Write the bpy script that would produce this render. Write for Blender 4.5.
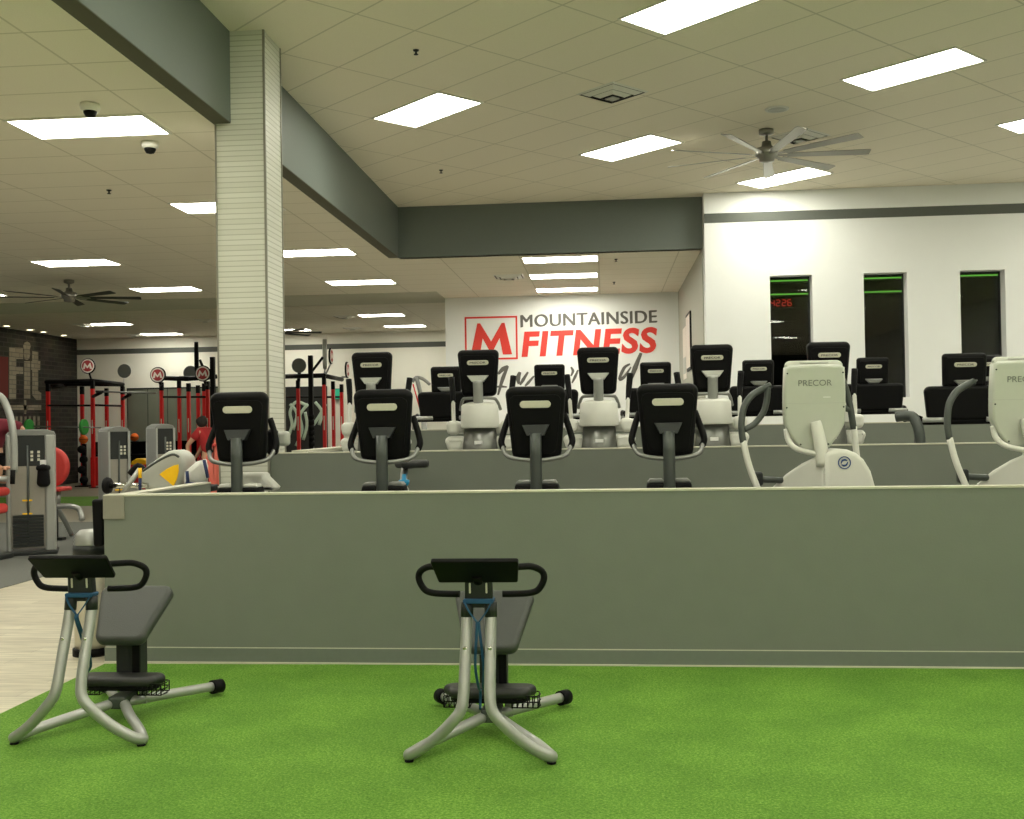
import bpy, bmesh, math, random
from mathutils import Vector, Matrix
PI = math.pi
random.seed(7)
S = bpy.context.scene
COL = S.collection
for o in list(bpy.data.objects): bpy.data.objects.remove(o)

# ------------------------------------------------------------------ camera
FPX, PITCH, ROLL, YAW, EYE = 1080.0, .0145, .0165, .086, 1.6
def cam_rows():
    B = Matrix(((1,0,0),(0,0,-1),(0,1,0)))
    c, s = math.cos(PITCH), math.sin(PITCH); P = Matrix(((1,0,0),(0,c,s),(0,-s,c)))
    c, s = math.cos(ROLL), math.sin(ROLL);   R = Matrix(((c,s,0),(-s,c,0),(0,0,1)))
    c, s = math.cos(YAW), math.sin(YAW);     Y = Matrix(((c,s,0),(-s,c,0),(0,0,1)))
    return R @ P @ B @ Y
CM = cam_rows()
cd = bpy.data.cameras.new('camera'); cam = bpy.data.objects.new('camera', cd); COL.objects.link(cam)
cd.sensor_fit = 'HORIZONTAL'; cd.sensor_width = 36; cd.lens = 36*FPX/1024; cd.clip_end = 200
r, d, f = CM[0], CM[1], CM[2]
m3 = Matrix(((r[0],-d[0],-f[0]),(r[1],-d[1],-f[1]),(r[2],-d[2],-f[2])))
cam.matrix_world = Matrix.Translation((0,0,EYE)) @ m3.to_4x4()
S.camera = cam
# ------------------------------------------------------------------ light and exposure
S.view_settings.view_transform = 'Standard'; S.view_settings.look = 'None'
S.view_settings.gamma = 1; S.view_settings.use_curve_mapping = False
S.view_settings.exposure = 0.0
PANEL = 23.0                                       # brightness of the ceiling panels
LIGHT_COL = (1.0, .975, .83)
w = bpy.data.worlds.new('night'); S.world = w; w.use_nodes = True
w.node_tree.nodes['Background'].inputs[0].default_value = (.01,.012,.015,1)
w.node_tree.nodes['Background'].inputs[1].default_value = .3

def ray(x, y):
    v = Vector(((x-512)/FPX, (y-409.5)/FPX, 1.0)); return CM.transposed() @ v
def at(x, y, Y):                                  # point of the place at depth Y seen in that direction
    q = ray(x, y); return Vector((0,0,EYE)) + q*(Y/q.y)
def atz(x, y, z):
    q = ray(x, y); return Vector((0,0,EYE)) + q*((z-EYE)/q.z)

# ------------------------------------------------------------------ materials
def lin(c):
    c = c/255.0
    return c/12.92 if c <= .04045 else ((c+.055)/1.055)**2.4
def rgb(r, g, b): return (lin(r), lin(g), lin(b), 1)
def new_mat(name):
    m = bpy.data.materials.new(name); m.use_nodes = True
    nt = m.node_tree; return m, nt, nt.nodes['Principled BSDF']
def mat(name, c, rough=.5, metal=0, noise=.06, scale=30, bump=0, bscale=200, coat=0, spec=.5):
    m, nt, b = new_mat(name)
    b.inputs['Roughness'].default_value = rough; b.inputs['Metallic'].default_value = metal
    b.inputs['Specular IOR Level'].default_value = spec
    b.inputs['Coat Weight'].default_value = coat
    tc = nt.nodes.new('ShaderNodeTexCoord')
    n = nt.nodes.new('ShaderNodeTexNoise'); n.inputs['Scale'].default_value = scale
    nt.links.new(tc.outputs['Object'], n.inputs['Vector'])
    mx = nt.nodes.new('ShaderNodeMix'); mx.data_type = 'RGBA'
    k = 1-noise; k2 = 1+noise
    mx.inputs[6].default_value = (c[0]*k, c[1]*k, c[2]*k, 1); mx.inputs[7].default_value = (c[0]*k2, c[1]*k2, c[2]*k2, 1)
    nt.links.new(n.outputs['Fac'], mx.inputs[0]); nt.links.new(mx.outputs[2], b.inputs['Base Color'])
    if bump:
        n2 = nt.nodes.new('ShaderNodeTexNoise'); n2.inputs['Scale'].default_value = bscale
        nt.links.new(tc.outputs['Object'], n2.inputs['Vector'])
        bp = nt.nodes.new('ShaderNodeBump'); bp.inputs['Strength'].default_value = bump; bp.inputs['Distance'].default_value = .01
        nt.links.new(n2.outputs['Fac'], bp.inputs['Height']); nt.links.new(bp.outputs['Normal'], b.inputs['Normal'])
    return m
def emit(name, c, s):
    m, nt, b = new_mat(name)
    b.inputs['Base Color'].default_value = (.8,.8,.8,1) if s > 5 else (.03,.03,.03,1)
    b.inputs['Emission Color'].default_value = (c[0],c[1],c[2],1); b.inputs['Emission Strength'].default_value = s
    return m
def math_node(nt, op, a=None, b=None):
    n = nt.nodes.new('ShaderNodeMath'); n.operation = op
    for i, v in enumerate((a, b)):
        if v is None: continue
        if isinstance(v, (int, float)): n.inputs[i].default_value = v
        else: nt.links.new(v, n.inputs[i])
    return n.outputs[0]
def ceiling_mat(name, c, line, sx, sy, angle, ox=0, oy=0, width=.009):
    """lay-in tiles: a grid of thin lines sx by sy metres, turned by angle"""
    m, nt, b = new_mat(name); b.inputs['Roughness'].default_value = .9; b.inputs['Specular IOR Level'].default_value = .1
    tc = nt.nodes.new('ShaderNodeTexCoord')
    mp = nt.nodes.new('ShaderNodeMapping'); mp.vector_type = 'POINT'
    mp.inputs['Rotation'].default_value = (0,0,angle); mp.inputs['Location'].default_value = (ox,oy,0)
    nt.links.new(tc.outputs['Object'], mp.inputs['Vector'])
    sp = nt.nodes.new('ShaderNodeSeparateXYZ'); nt.links.new(mp.outputs[0], sp.inputs[0])
    fs = []
    for o, s in ((sp.outputs[0], sx), (sp.outputs[1], sy)):
        q = math_node(nt, 'DIVIDE', o, s); fr = math_node(nt, 'FRACT', q)
        dd = math_node(nt, 'ABSOLUTE', math_node(nt, 'SUBTRACT', fr, .5))
        fs.append(math_node(nt, 'GREATER_THAN', dd, .5 - width/s))
    g = math_node(nt, 'MAXIMUM', fs[0], fs[1])
    n = nt.nodes.new('ShaderNodeTexNoise'); n.inputs['Scale'].default_value = 90; n.inputs['Detail'].default_value = 4
    nt.links.new(tc.outputs['Object'], n.inputs['Vector'])
    m1 = nt.nodes.new('ShaderNodeMix'); m1.data_type = 'RGBA'
    m1.inputs[6].default_value = tuple(v*.93 for v in c[:3])+(1,); m1.inputs[7].default_value = tuple(v*1.07 for v in c[:3])+(1,)
    nt.links.new(n.outputs['Fac'], m1.inputs[0])
    m2 = nt.nodes.new('ShaderNodeMix'); m2.data_type = 'RGBA'
    nt.links.new(g, m2.inputs[0]); nt.links.new(m1.outputs[2], m2.inputs[6]); m2.inputs[7].default_value = line
    nt.links.new(m2.outputs[2], b.inputs['Base Color'])
    return m
def brick_mat(name, c1, c2, mortar, bw, bh, ms, axes, bump=.3, rough=.8, noisy=0, offset=.5):
    m, nt, b = new_mat(name); b.inputs['Roughness'].default_value = rough
    tc = nt.nodes.new('ShaderNodeTexCoord'); sp = nt.nodes.new('ShaderNodeSeparateXYZ'); nt.links.new(tc.outputs['Object'], sp.inputs[0])
    cb = nt.nodes.new('ShaderNodeCombineXYZ')
    src = {'x':sp.outputs[0],'y':sp.outputs[1],'z':sp.outputs[2]}
    if axes[0] == 's': hor = math_node(nt, 'ADD', sp.outputs[0], sp.outputs[1])
    else: hor = src[axes[0]]
    nt.links.new(hor, cb.inputs[0]); nt.links.new(src[axes[1]], cb.inputs[1])
    br = nt.nodes.new('ShaderNodeTexBrick'); nt.links.new(cb.outputs[0], br.inputs['Vector'])
    br.inputs['Color1'].default_value = c1; br.inputs['Color2'].default_value = c2; br.inputs['Mortar'].default_value = mortar
    br.inputs['Scale'].default_value = 1; br.inputs['Brick Width'].default_value = bw; br.inputs['Row Height'].default_value = bh
    br.inputs['Mortar Size'].default_value = ms; br.offset = offset
    colout = br.outputs['Color']
    if noisy:
        n = nt.nodes.new('ShaderNodeTexNoise'); n.inputs['Scale'].default_value = 1.6; n.inputs['Detail'].default_value = 6
        nt.links.new(tc.outputs['Object'], n.inputs['Vector'])
        mx = nt.nodes.new('ShaderNodeMix'); mx.data_type = 'RGBA'; mx.blend_type = 'MULTIPLY'; mx.inputs[0].default_value = noisy
        nt.links.new(colout, mx.inputs[6]); nt.links.new(n.outputs['Color'], mx.inputs[7]); colout = mx.outputs[2]
    nt.links.new(colout, b.inputs['Base Color'])
    bp = nt.nodes.new('ShaderNodeBump'); bp.inputs['Strength'].default_value = bump; bp.inputs['Distance'].default_value = .01; bp.invert = True
    nt.links.new(br.outputs['Fac'], bp.inputs['Height']); nt.links.new(bp.outputs['Normal'], b.inputs['Normal'])
    return m
def plank_mat():
    m, nt, b = new_mat('light_plank_floor'); b.inputs['Roughness'].default_value = .45
    tc = nt.nodes.new('ShaderNodeTexCoord')
    mp = nt.nodes.new('ShaderNodeMapping'); nt.links.new(tc.outputs['Object'], mp.inputs[0])
    br = nt.nodes.new('ShaderNodeTexBrick'); nt.links.new(mp.outputs[0], br.inputs['Vector'])
    br.inputs['Color1'].default_value = rgb(205,198,176); br.inputs['Color2'].default_value = rgb(188,180,158); br.inputs['Mortar'].default_value = rgb(160,150,130)
    br.inputs['Scale'].default_value = 1; br.inputs['Brick Width'].default_value = 1.2; br.inputs['Row Height'].default_value = .18; br.inputs['Mortar Size'].default_value = .002
    n = nt.nodes.new('ShaderNodeTexNoise'); n.inputs['Scale'].default_value = 3; n.inputs['Detail'].default_value = 6
    mp2 = nt.nodes.new('ShaderNodeMapping'); mp2.inputs['Scale'].default_value = (1,9,1); nt.links.new(tc.outputs['Object'], mp2.inputs[0]); nt.links.new(mp2.outputs[0], n.inputs['Vector'])
    cr = nt.nodes.new('ShaderNodeValToRGB'); cr.color_ramp.elements[0].color = (.72,.72,.72,1); cr.color_ramp.elements[1].color = (1.1,1.1,1.1,1)
    cr.color_ramp.elements[0].position = .3; cr.color_ramp.elements[1].position = .7
    nt.links.new(n.outputs['Fac'], cr.inputs[0])
    mx = nt.nodes.new('ShaderNodeMix'); mx.data_type = 'RGBA'; mx.blend_type = 'MULTIPLY'; mx.inputs[0].default_value = 1
    nt.links.new(br.outputs['Color'], mx.inputs[6]); nt.links.new(cr.outputs[0], mx.inputs[7]); nt.links.new(mx.outputs[2], b.inputs['Base Color'])
    return m
def turf_mat():
    m, nt, b = new_mat('green_turf'); b.inputs['Roughness'].default_value = .8; b.inputs['Specular IOR Level'].default_value = .2
    tc = nt.nodes.new('ShaderNodeTexCoord')
    n1 = nt.nodes.new('ShaderNodeTexNoise'); n1.inputs['Scale'].default_value = 85; n1.inputs['Detail'].default_value = 5; n1.inputs['Roughness'].default_value = .75
    n2 = nt.nodes.new('ShaderNodeTexNoise'); n2.inputs['Scale'].default_value = 2.2; n2.inputs['Detail'].default_value = 4
    for n in (n1, n2): nt.links.new(tc.outputs['Object'], n.inputs['Vector'])
    cr = nt.nodes.new('ShaderNodeValToRGB'); e = cr.color_ramp.elements
    e[0].position = .3; e[0].color = rgb(66,108,30); e[1].position = .72; e[1].color = rgb(150,190,92)
    k = e.new(.5); k.color = rgb(104,152,52)
    nt.links.new(n1.outputs['Fac'], cr.inputs[0])
    mx = nt.nodes.new('ShaderNodeMix'); mx.data_type = 'RGBA'; mx.blend_type = 'MULTIPLY'; mx.inputs[0].default_value = 1
    c2 = nt.nodes.new('ShaderNodeValToRGB'); c2.color_ramp.elements[0].color = (.82,.85,.8,1); c2.color_ramp.elements[1].color = (1.08,1.05,1.05,1)
    c2.color_ramp.elements[0].position = .35; c2.color_ramp.elements[1].position = .65
    nt.links.new(n2.outputs['Fac'], c2.inputs[0])
    nt.links.new(cr.outputs[0], mx.inputs[6]); nt.links.new(c2.outputs[0], mx.inputs[7]); nt.links.new(mx.outputs[2], b.inputs['Base Color'])
    bp = nt.nodes.new('ShaderNodeBump'); bp.inputs['Strength'].default_value = .7; bp.inputs['Distance'].default_value = .02
    nt.links.new(n1.outputs['Fac'], bp.inputs['Height']); nt.links.new(bp.outputs['Normal'], b.inputs['Normal'])
    return m
def glass_mat(name, tint=(.9,.95,.95,1), rough=0):
    m, nt, b = new_mat(name); b.inputs['Base Color'].default_value = tint; b.inputs['Roughness'].default_value = rough
    b.inputs['Transmission Weight'].default_value = 1; b.inputs['IOR'].default_value = 1.36
    return m
M = {}
M['high_ceiling'] = ceiling_mat('tile_ceiling', rgb(237,230,212), rgb(208,202,184), 1.2, .59, math.radians(43.6), .184, -.181)
M['low_ceiling'] = ceiling_mat('tile_ceiling_low', rgb(232,227,212), rgb(204,199,182), 1.22, .61, 0, .06, .03)
M['band'] = mat('band_tone', rgb(196,196,180), .8)
M['beam'] = mat('beam_paint', rgb(108,116,111), .55, noise=.03)
M['beam_under'] = mat('beam_trim', rgb(82,82,66), .7)
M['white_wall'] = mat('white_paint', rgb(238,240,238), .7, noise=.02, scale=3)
M['far_wall'] = mat('cream_paint', rgb(242,240,228), .7, noise=.02, scale=3)
M['stripe'] = mat('grey_stripe', rgb(90,94,88), .7)
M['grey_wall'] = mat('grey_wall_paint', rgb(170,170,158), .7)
M['low_wall'] = mat('sage_grey_paint', rgb(117,122,112), .6, noise=.05, scale=6, bump=.08, bscale=90)
M['cap'] = mat('pale_cap', rgb(196,194,176), .5)
M['baseboard'] = mat('vinyl_base', rgb(112,118,110), .5)
M['guard'] = mat('corner_guard_beige', rgb(138,135,123), .5)
M['column'] = brick_mat('pale_strip_tile', rgb(222,222,212), rgb(212,212,200), rgb(184,184,170), 2.6, .0445, .004, 'sz', .5, .55)
M['brick'] = brick_mat('dark_brick', rgb(70,66,58), rgb(50,48,44), rgb(84,80,72), .4, .13, .012, 'yz', .4, .9, .5)
M['mural'] = brick_mat('pale_painted_brick', rgb(160,152,132), rgb(142,134,116), rgb(110,104,92), .4, .13, .01, 'yz', .3, .9)
M['mural_red'] = mat('red_painted_brick', rgb(110,44,40), .9)
M['floor'] = plank_mat(); M['turf'] = turf_mat()
M['rubber_floor'] = mat('dark_rubber_floor', rgb(92,94,88), .8, noise=.2, scale=60)
M['far_floor'] = mat('grey_floor', rgb(128,122,104), .5, noise=.08, scale=4)
M['platform'] = mat('platform_floor', rgb(170,170,160), .9, noise=.2, scale=80)
M['panel'] = emit('light_panel', LIGHT_COL, PANEL)
M['downlight'] = emit('downlight_lens', (1,.85,.55), 14)
M['white_metal'] = mat('white_enamel', rgb(225,224,215), .4)
M['black'] = mat('black_plastic', rgb(9,9,10), .5, noise=.1, spec=.14, bump=.03, bscale=400)
M['black2'] = mat('black_plastic_panel', rgb(11,11,12), .55, noise=.1, spec=.12)
M['rubber'] = mat('black_rubber', rgb(12,12,13), .6, spec=.15)
M['darkgrey'] = mat('dark_grey_plastic', rgb(40,43,42), .45, spec=.3)
M['midgrey'] = mat('mid_grey_plastic', rgb(120,122,118), .4)
M['postgrey'] = mat('grey_painted_tube', rgb(70,75,72), .4, .2)
M['silver'] = mat('silver_paint', rgb(166,168,164), .34, .4, noise=.03)
M['silver2'] = mat('brushed_silver', rgb(140,141,138), .45, .75, noise=.05)
M['chrome'] = mat('chrome', rgb(210,210,205), .15, 1, noise=.02)
M['nickel'] = mat('brushed_nickel', rgb(150,148,140), .3, .85)
M['console_grey'] = mat('pale_console_grey', rgb(192,195,184), .4, noise=.02)
M['column_steel'] = mat('dark_brushed_steel', rgb(120,121,118), .36, 1, noise=.04)
M['disc_grey'] = mat('disc_grey', rgb(104,108,102), .6)
M['white_plastic'] = mat('pale_grey_plastic', rgb(212,212,204), .4, noise=.02)
M['lightgrey'] = mat('light_grey_plastic', rgb(178,180,172), .4, noise=.02)
M['seat'] = mat('grey_vinyl', rgb(60,63,60), .5, noise=.06, bump=.12, bscale=160)
M['pad'] = mat('charcoal_vinyl', rgb(38,39,38), .5, noise=.08, bump=.1, bscale=160)
M['blue'] = mat('blue_webbing', rgb(24,76,112), .7)
M['badge'] = mat('pale_badge', rgb(205,202,185), .35)
M['ink'] = mat('dark_ink', rgb(50,50,50), .5)
M['blueink'] = mat('blue_ink', rgb(40,70,130), .5)
M['red'] = mat('red_enamel', rgb(206,30,30), .4)
M['redpad'] = mat('red_vinyl', rgb(200,60,54), .5)
M['pinkpad'] = mat('pale_red_vinyl', rgb(232,118,104), .5)
M['logo_red'] = mat('sign_red', rgb(226,62,52), .6)
M['logo_grey'] = mat('sign_grey', rgb(98,96,92), .6)
M['disc_red'] = mat('disc_red', rgb(160,48,52), .5)
M['disc_white'] = mat('disc_white', rgb(222,214,204), .5)
M['yellow'] = mat('yellow_plastic', rgb(255,200,14), .45)
M['orange'] = mat('orange_rubber', rgb(232,110,20), .6)
M['green'] = mat('green_bumper', rgb(46,150,56), .5)
M['dark_mural'] = mat('dark_poster', rgb(34,36,34), .6)
M['pale_green'] = mat('pale_green_ink', rgb(178,196,176), .6)
M['mirror'] = mat('wall_mirror', rgb(118,124,110), .18, .0, noise=.12, scale=2)  # dim reflection painted in as an even grey-green, not mirrored
M['exit'] = emit('green_sign_face', (.02,.6,.3), .55)
M['shirt_maroon'] = mat('maroon_cotton', rgb(104,28,42), .9)
M['shirt_red'] = mat('red_cotton', rgb(176,44,46), .9)
M['pants_red'] = mat('dark_red_cotton', rgb(138,24,46), .9)
M['skin'] = mat('skin', rgb(205,158,128), .6)
M['hair'] = mat('dark_hair', rgb(36,28,24), .7)
M['cloth'] = mat('white_cloth', rgb(215,215,210), .9)
M['navy'] = mat('navy_cloth', rgb(44,56,96), .9)
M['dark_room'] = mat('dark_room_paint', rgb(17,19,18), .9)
M['led_green'] = emit('green_led', (.22,.8,.08), .6)
M['led_red'] = emit('red_led', (.8,.02,.02), .6)
M['glass'] = glass_mat('window_glass', (.8,.85,.85,1))
M['shield'] = mat('smoky_shield', rgb(150,146,136), .25, noise=.05)
M['card'] = mat('card', rgb(190,160,90), .8)
M['label_white'] = mat('label_white', rgb(230,230,228), .5)

# ------------------------------------------------------------------ mesh builder
class MB:
    def __init__(s): s.v = []; s.f = []; s.sm = []
    def add(s, vs, fs, smooth=False, mx=None):
        o = len(s.v)
        s.v += [tuple(mx @ Vector(q)) if mx else tuple(q) for q in vs]
        s.f += [tuple(o+i for i in q) for q in fs]; s.sm += [smooth]*len(fs); return s
    def box(s, c, size, mx=None):
        x, y, z = size[0]/2, size[1]/2, size[2]/2
        vs = [(c[0]+a*x, c[1]+b*y, c[2]+e*z) for a in (-1,1) for b in (-1,1) for e in (-1,1)]
        return s.add(vs, [(0,1,3,2),(4,6,7,5),(0,4,5,1),(2,3,7,6),(0,2,6,4),(1,5,7,3)], False, mx)
    def bb(s, x0, x1, y0, y1, z0, z1): return s.box(((x0+x1)/2,(y0+y1)/2,(z0+z1)/2), (x1-x0,y1-y0,z1-z0))
    def tube(s, pts, r, n=12, smooth_path=0, caps=True, mx=None, flat=1.0):
        P = [Vector(q) for q in pts]
        R = list(r) if isinstance(r, (list, tuple)) else [r]*len(P)
        if smooth_path:
            Q = []; RR = []
            for i in range(len(P)-1):
                a, b, c, e = P[max(i-1,0)], P[i], P[i+1], P[min(i+2,len(P)-1)]
                for k in range(smooth_path):
                    t = k/smooth_path
                    Q.append(.5*((2*b)+(c-a)*t+(2*a-5*b+4*c-e)*t*t+(3*b-a-3*c+e)*t**3)); RR.append(R[i]*(1-t)+R[i+1]*t)
            Q.append(P[-1]); RR.append(R[-1]); P, R = Q, RR
        T = [(P[min(i+1,len(P)-1)]-P[max(i-1,0)]).normalized() for i in range(len(P))]
        up = Vector((0,0,1)) if abs(T[0].z) < .9 else Vector((0,1,0))
        nrm = (up - T[0]*up.dot(T[0])).normalized()
        vs = []; fs = []
        for i, p in enumerate(P):
            nrm = (nrm - T[i]*nrm.dot(T[i])).normalized(); bi = T[i].cross(nrm)
            for k in range(n):
                a = 2*PI*k/n; vs.append(p + nrm*(math.cos(a)*R[i]*flat) + bi*(math.sin(a)*R[i]))
        for i in range(len(P)-1):
            for k in range(n):
                k2 = (k+1) % n; fs.append((i*n+k, i*n+k2, (i+1)*n+k2, (i+1)*n+k))
        s.add(vs, fs, True, mx)
        if caps:
            s.add(vs[:n], [tuple(range(n-1,-1,-1))], False, mx); s.add(vs[-n:], [tuple(range(n))], False, mx)
        return s
    def lathe(s, prof, c=(0,0,0), n=24, mx=None, smooth=True, sx=1, sy=1):
        vs = []; fs = []
        for (r, z) in prof:
            for k in range(n):
                a = 2*PI*k/n; vs.append((c[0]+r*math.cos(a)*sx, c[1]+r*math.sin(a)*sy, c[2]+z))
        for i in range(len(prof)-1):
            for k in range(n):
                k2 = (k+1) % n; fs.append((i*n+k, i*n+k2, (i+1)*n+k2, (i+1)*n+k))
        if prof[0][0] > 1e-4: fs.append(tuple(range(n-1,-1,-1)))
        if prof[-1][0] > 1e-4: fs.append(tuple(range((len(prof)-1)*n, len(prof)*n)))
        return s.add(vs, fs, smooth, mx)
    def slab(s, outline, th, edge=.01, mx=None, steps=3, smooth=True):
        """a closed outline (x, z), centred on y=0, thickness th along y, rounded edges"""
        n = len(outline); O = [Vector(p) for p in outline]
        area = sum(O[i].x*O[(i+1)%n].y-O[(i+1)%n].x*O[i].y for i in range(n))
        sg = 1 if area > 0 else -1
        N = []
        for i in range(n):
            t = (O[(i+1)%n]-O[i-1]).normalized(); N.append(Vector((t.y,-t.x))*sg)
        edge = min(edge, th/2*.999)
        rings = []
        for k in range(steps+1):
            a = PI/2*k/steps; rings.append((edge*(1-math.sin(a)), -th/2+edge*(1-math.cos(a))))
        for k in range(steps, -1, -1):
            a = PI/2*k/steps; rings.append((edge*(1-math.sin(a)), th/2-edge*(1-math.cos(a))))
        vs = []; fs = []
        for ins, y in rings:
            for i in range(n): q = O[i]-N[i]*ins; vs.append((q.x, y, q.y))
        L = len(rings)
        for j in range(L-1):
            for i in range(n):
                i2 = (i+1) % n; fs.append((j*n+i, j*n+i2, (j+1)*n+i2, (j+1)*n+i))
        s.add(vs, fs, smooth, mx)
        s.add(vs[:n], [tuple(range(n))], False, mx); s.add(vs[-n:], [tuple(range(n-1,-1,-1))], False, mx)
        return s
    def sphere(s, c, r, n=16, sc=(1,1,1), mx=None):
        prof = [(math.sin(PI*k/(n//2))*r, -math.cos(PI*k/(n//2))*r) for k in range(n//2+1)]
        vs = []; fs = []
        for (q, z) in prof:
            for k in range(n):
                a = 2*PI*k/n; vs.append((c[0]+q*math.cos(a)*sc[0], c[1]+q*math.sin(a)*sc[1], c[2]+z*sc[2]))
        for i in range(len(prof)-1):
            for k in range(n):
                k2 = (k+1) % n; fs.append((i*n+k, i*n+k2, (i+1)*n+k2, (i+1)*n+k))
        return s.add(vs, fs, True, mx)
    def text(s, string, size, th, mx, bold=0, shear=0, space=1, fit=None):
        """lettering in the x,z plane, facing -y; origin at the lower left"""
        cu = bpy.data.curves.new('t', 'FONT'); cu.body = string; cu.size = size; cu.offset = bold; cu.shear = shear
        cu.space_character = space; cu.extrude = th/2; cu.resolution_u = 4
        ob = bpy.data.objects.new('t', cu); COL.objects.link(ob)
        dg = bpy.context.evaluated_depsgraph_get(); me = bpy.data.meshes.new_from_object(ob.evaluated_get(dg))
        vs = [(v.co.x, -v.co.z, v.co.y) for v in me.vertices]
        if fit:
            x0, x1 = min(v[0] for v in vs), max(v[0] for v in vs); z0, z1 = min(v[2] for v in vs), max(v[2] for v in vs)
            vs = [((v[0]-x0)/(x1-x0)*fit[0], v[1], (v[2]-z0)/(z1-z0)*fit[1]) for v in vs]
        fs = [tuple(p.vertices) for p in me.polygons]
        bpy.data.objects.remove(ob); bpy.data.curves.remove(cu); bpy.data.meshes.remove(me)
        return s.add(vs, fs, False, mx)
    def build(s, name, m, parent=None, bevel=0, loc=None):
        me = bpy.data.meshes.new(name); me.from_pydata(s.v, [], s.f); me.update()
        bm = bmesh.new(); bm.from_mesh(me)
        for f, k in zip(bm.faces, s.sm): f.smooth = k
        bmesh.ops.remove_doubles(bm, verts=bm.verts, dist=1e-5)
        bmesh.ops.recalc_face_normals(bm, faces=bm.faces)
        bm.to_mesh(me); bm.free()
        me.materials.append(m if not isinstance(m, str) else M[m])
        o = bpy.data.objects.new(name, me); COL.objects.link(o)
        if parent: o.parent = parent
        if loc: o.location = loc
        if bevel:
            b = o.modifiers.new('bevel', 'BEVEL'); b.width = bevel; b.segments = 2; b.limit_method = 'ANGLE'; b.angle_limit = .6
        return o
def T(x, y, z): return Matrix.Translation((x,y,z))
def RX(a): return Matrix.Rotation(a, 4, 'X')
def RY(a): return Matrix.Rotation(a, 4, 'Y')
def RZ(a): return Matrix.Rotation(a, 4, 'Z')
def rrect(wt, wb, h, r, n=5):
    """rounded rectangle outline, width wt at the top and wb at the bottom, centred"""
    pts = []
    for cx, cz, a0 in ((wt/2-r, h/2-r, 0), (-wt/2+r, h/2-r, PI/2), (-wb/2+r, -h/2+r, PI), (wb/2-r, -h/2+r, 1.5*PI)):
        for k in range(n+1):
            a = a0+PI/2*k/n; pts.append((cx+r*math.cos(a), cz+r*math.sin(a)))
    return pts
def circle(r, n=28, sx=1, sz=1): return [(r*sx*math.cos(2*PI*k/n), r*sz*math.sin(2*PI*k/n)) for k in range(n)]
def capsule(w, h): return rrect(w, w, h, h/2*.999, 6)
def M_shape(w, h):
    """a heavy capital M with pointed shoulders, lower left at the origin"""
    q = [(0,0),(.17,1),(.24,1),(.5,.42),(.76,1),(.83,1),(1,0),(.78,0),(.705,.52),(.545,.13),(.455,.13),(.295,.52),(.22,0)]
    return [(a*w, b*h) for a, b in q]
def flat_shape(mb, pts, th, mx):
    n = len(pts); me = bmesh.new()
    vs = [me.verts.new((x, 0, z)) for x, z in pts]; f = me.faces.new(vs); r = bmesh.ops.triangulate(me, faces=[f])
    me.verts.index_update()
    tri = [[v.index for v in q.verts] for q in me.faces]; me.free()
    mb.add([(x,-th/2,z) for x, z in pts]+[(x,th/2,z) for x, z in pts],
           [tuple(t) for t in tri]+[tuple(i+n for i in t[::-1]) for t in tri]+[(i,(i+1)%n,(i+1)%n+n,i+n) for i in range(n)], False, mx)
    return mb
def tag(o, label=None, cat=None, group=None, kind=None):
    if label: o['label'] = label
    if cat: o['category'] = cat
    if group: o['group'] = group
    if kind: o['kind'] = kind
    return o
def thing(name, label, cat, loc=(0,0,0), rz=0, group=None):
    o = bpy.data.objects.new(name, None); COL.objects.link(o); o.empty_display_size = .1
    o.location = loc; o.rotation_euler = (0,0,rz); return tag(o, label, cat, group)
def struct(name, mb, m, label=None, cat=None, bevel=0):
    o = mb.build(name, m, None, bevel); o['kind'] = 'structure'
    tag(o, label, cat); return o
def dup(o, loc, label, rz=None, name=None):
    c = o.copy(); COL.objects.link(c); c.location = loc; c['label'] = label
    if rz is not None: c.rotation_euler = (0,0,rz)
    for ch in list(o.children):
        k = ch.copy(); COL.objects.link(k); k.parent = c
        for g in list(ch.children):
            q = g.copy(); COL.objects.link(q); q.parent = k
    return c
# ------------------------------------------------------------------ the setting
ZL, ZH, ZF = 4.2, 4.98, 4.56               # low, high and far ceilings
BX0, BX1 = -3.27, -3.117                    # the beam along the room
SY = 16.35                                  # the beam across the room
WY = 16.1                                   # white wall with windows
XL, XR, YB, YF = -16.7, 11.0, -24.0, 33.0
struct('floor', MB().bb(XL,-3.47,YB,13.2,-.1,0).bb(-3.47,XR,7.2,16.3,-.1,0), 'floor', 'light wood plank floor left of the green turf', 'floor')
struct('floor_4', MB().bb(-3.47,XR,YB,1.2,-.1,.002), 'cap', 'unseen pale floor behind the viewer, added to bounce light', 'floor')  # unseen pale floor, added to bounce light up to the ceiling
struct('floor_2', MB().bb(-3.47,XR,1.2,7.2,-.1,.002), 'turf', 'green artificial turf in the foreground', 'floor')
struct('floor_3', MB().bb(XL,-3.2,13.2,YF,-.1,-.001).bb(-3.2,1.6,16.3,22.5,-.1,-.001), 'far_floor', 'grey floor in the far part of the gym', 'floor')
tag(MB().bb(-16,-6.25,8,18.5,-.02,.008).build('rubber_mat', M['rubber_floor']), 'dark rubber mat under the weight machines on the left', 'mat')
tag(MB().bb(-15.5,-9.0,22.6,25.8,-.02,.006).build('turf_strip', M['turf']), 'narrow strip of green turf far behind the weight machines', 'turf')
struct('ceiling', MB().bb(BX1,XR,YB,SY,ZH,ZH+.1), 'high_ceiling', 'high tiled ceiling laid on the diagonal', 'ceiling')
struct('ceiling_2', MB().bb(XL,BX0,YB,22.4,ZL,ZL+.1).bb(BX0,1.6,SY+.02,22.4,ZL,ZL+.1), 'low_ceiling', 'lower tiled ceiling left of the beam', 'ceiling')
struct('ceiling_3', MB().bb(XL,-1.0,22.4,YF,ZF,ZF+.1), 'low_ceiling', 'tiled ceiling over the far end', 'ceiling')
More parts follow.
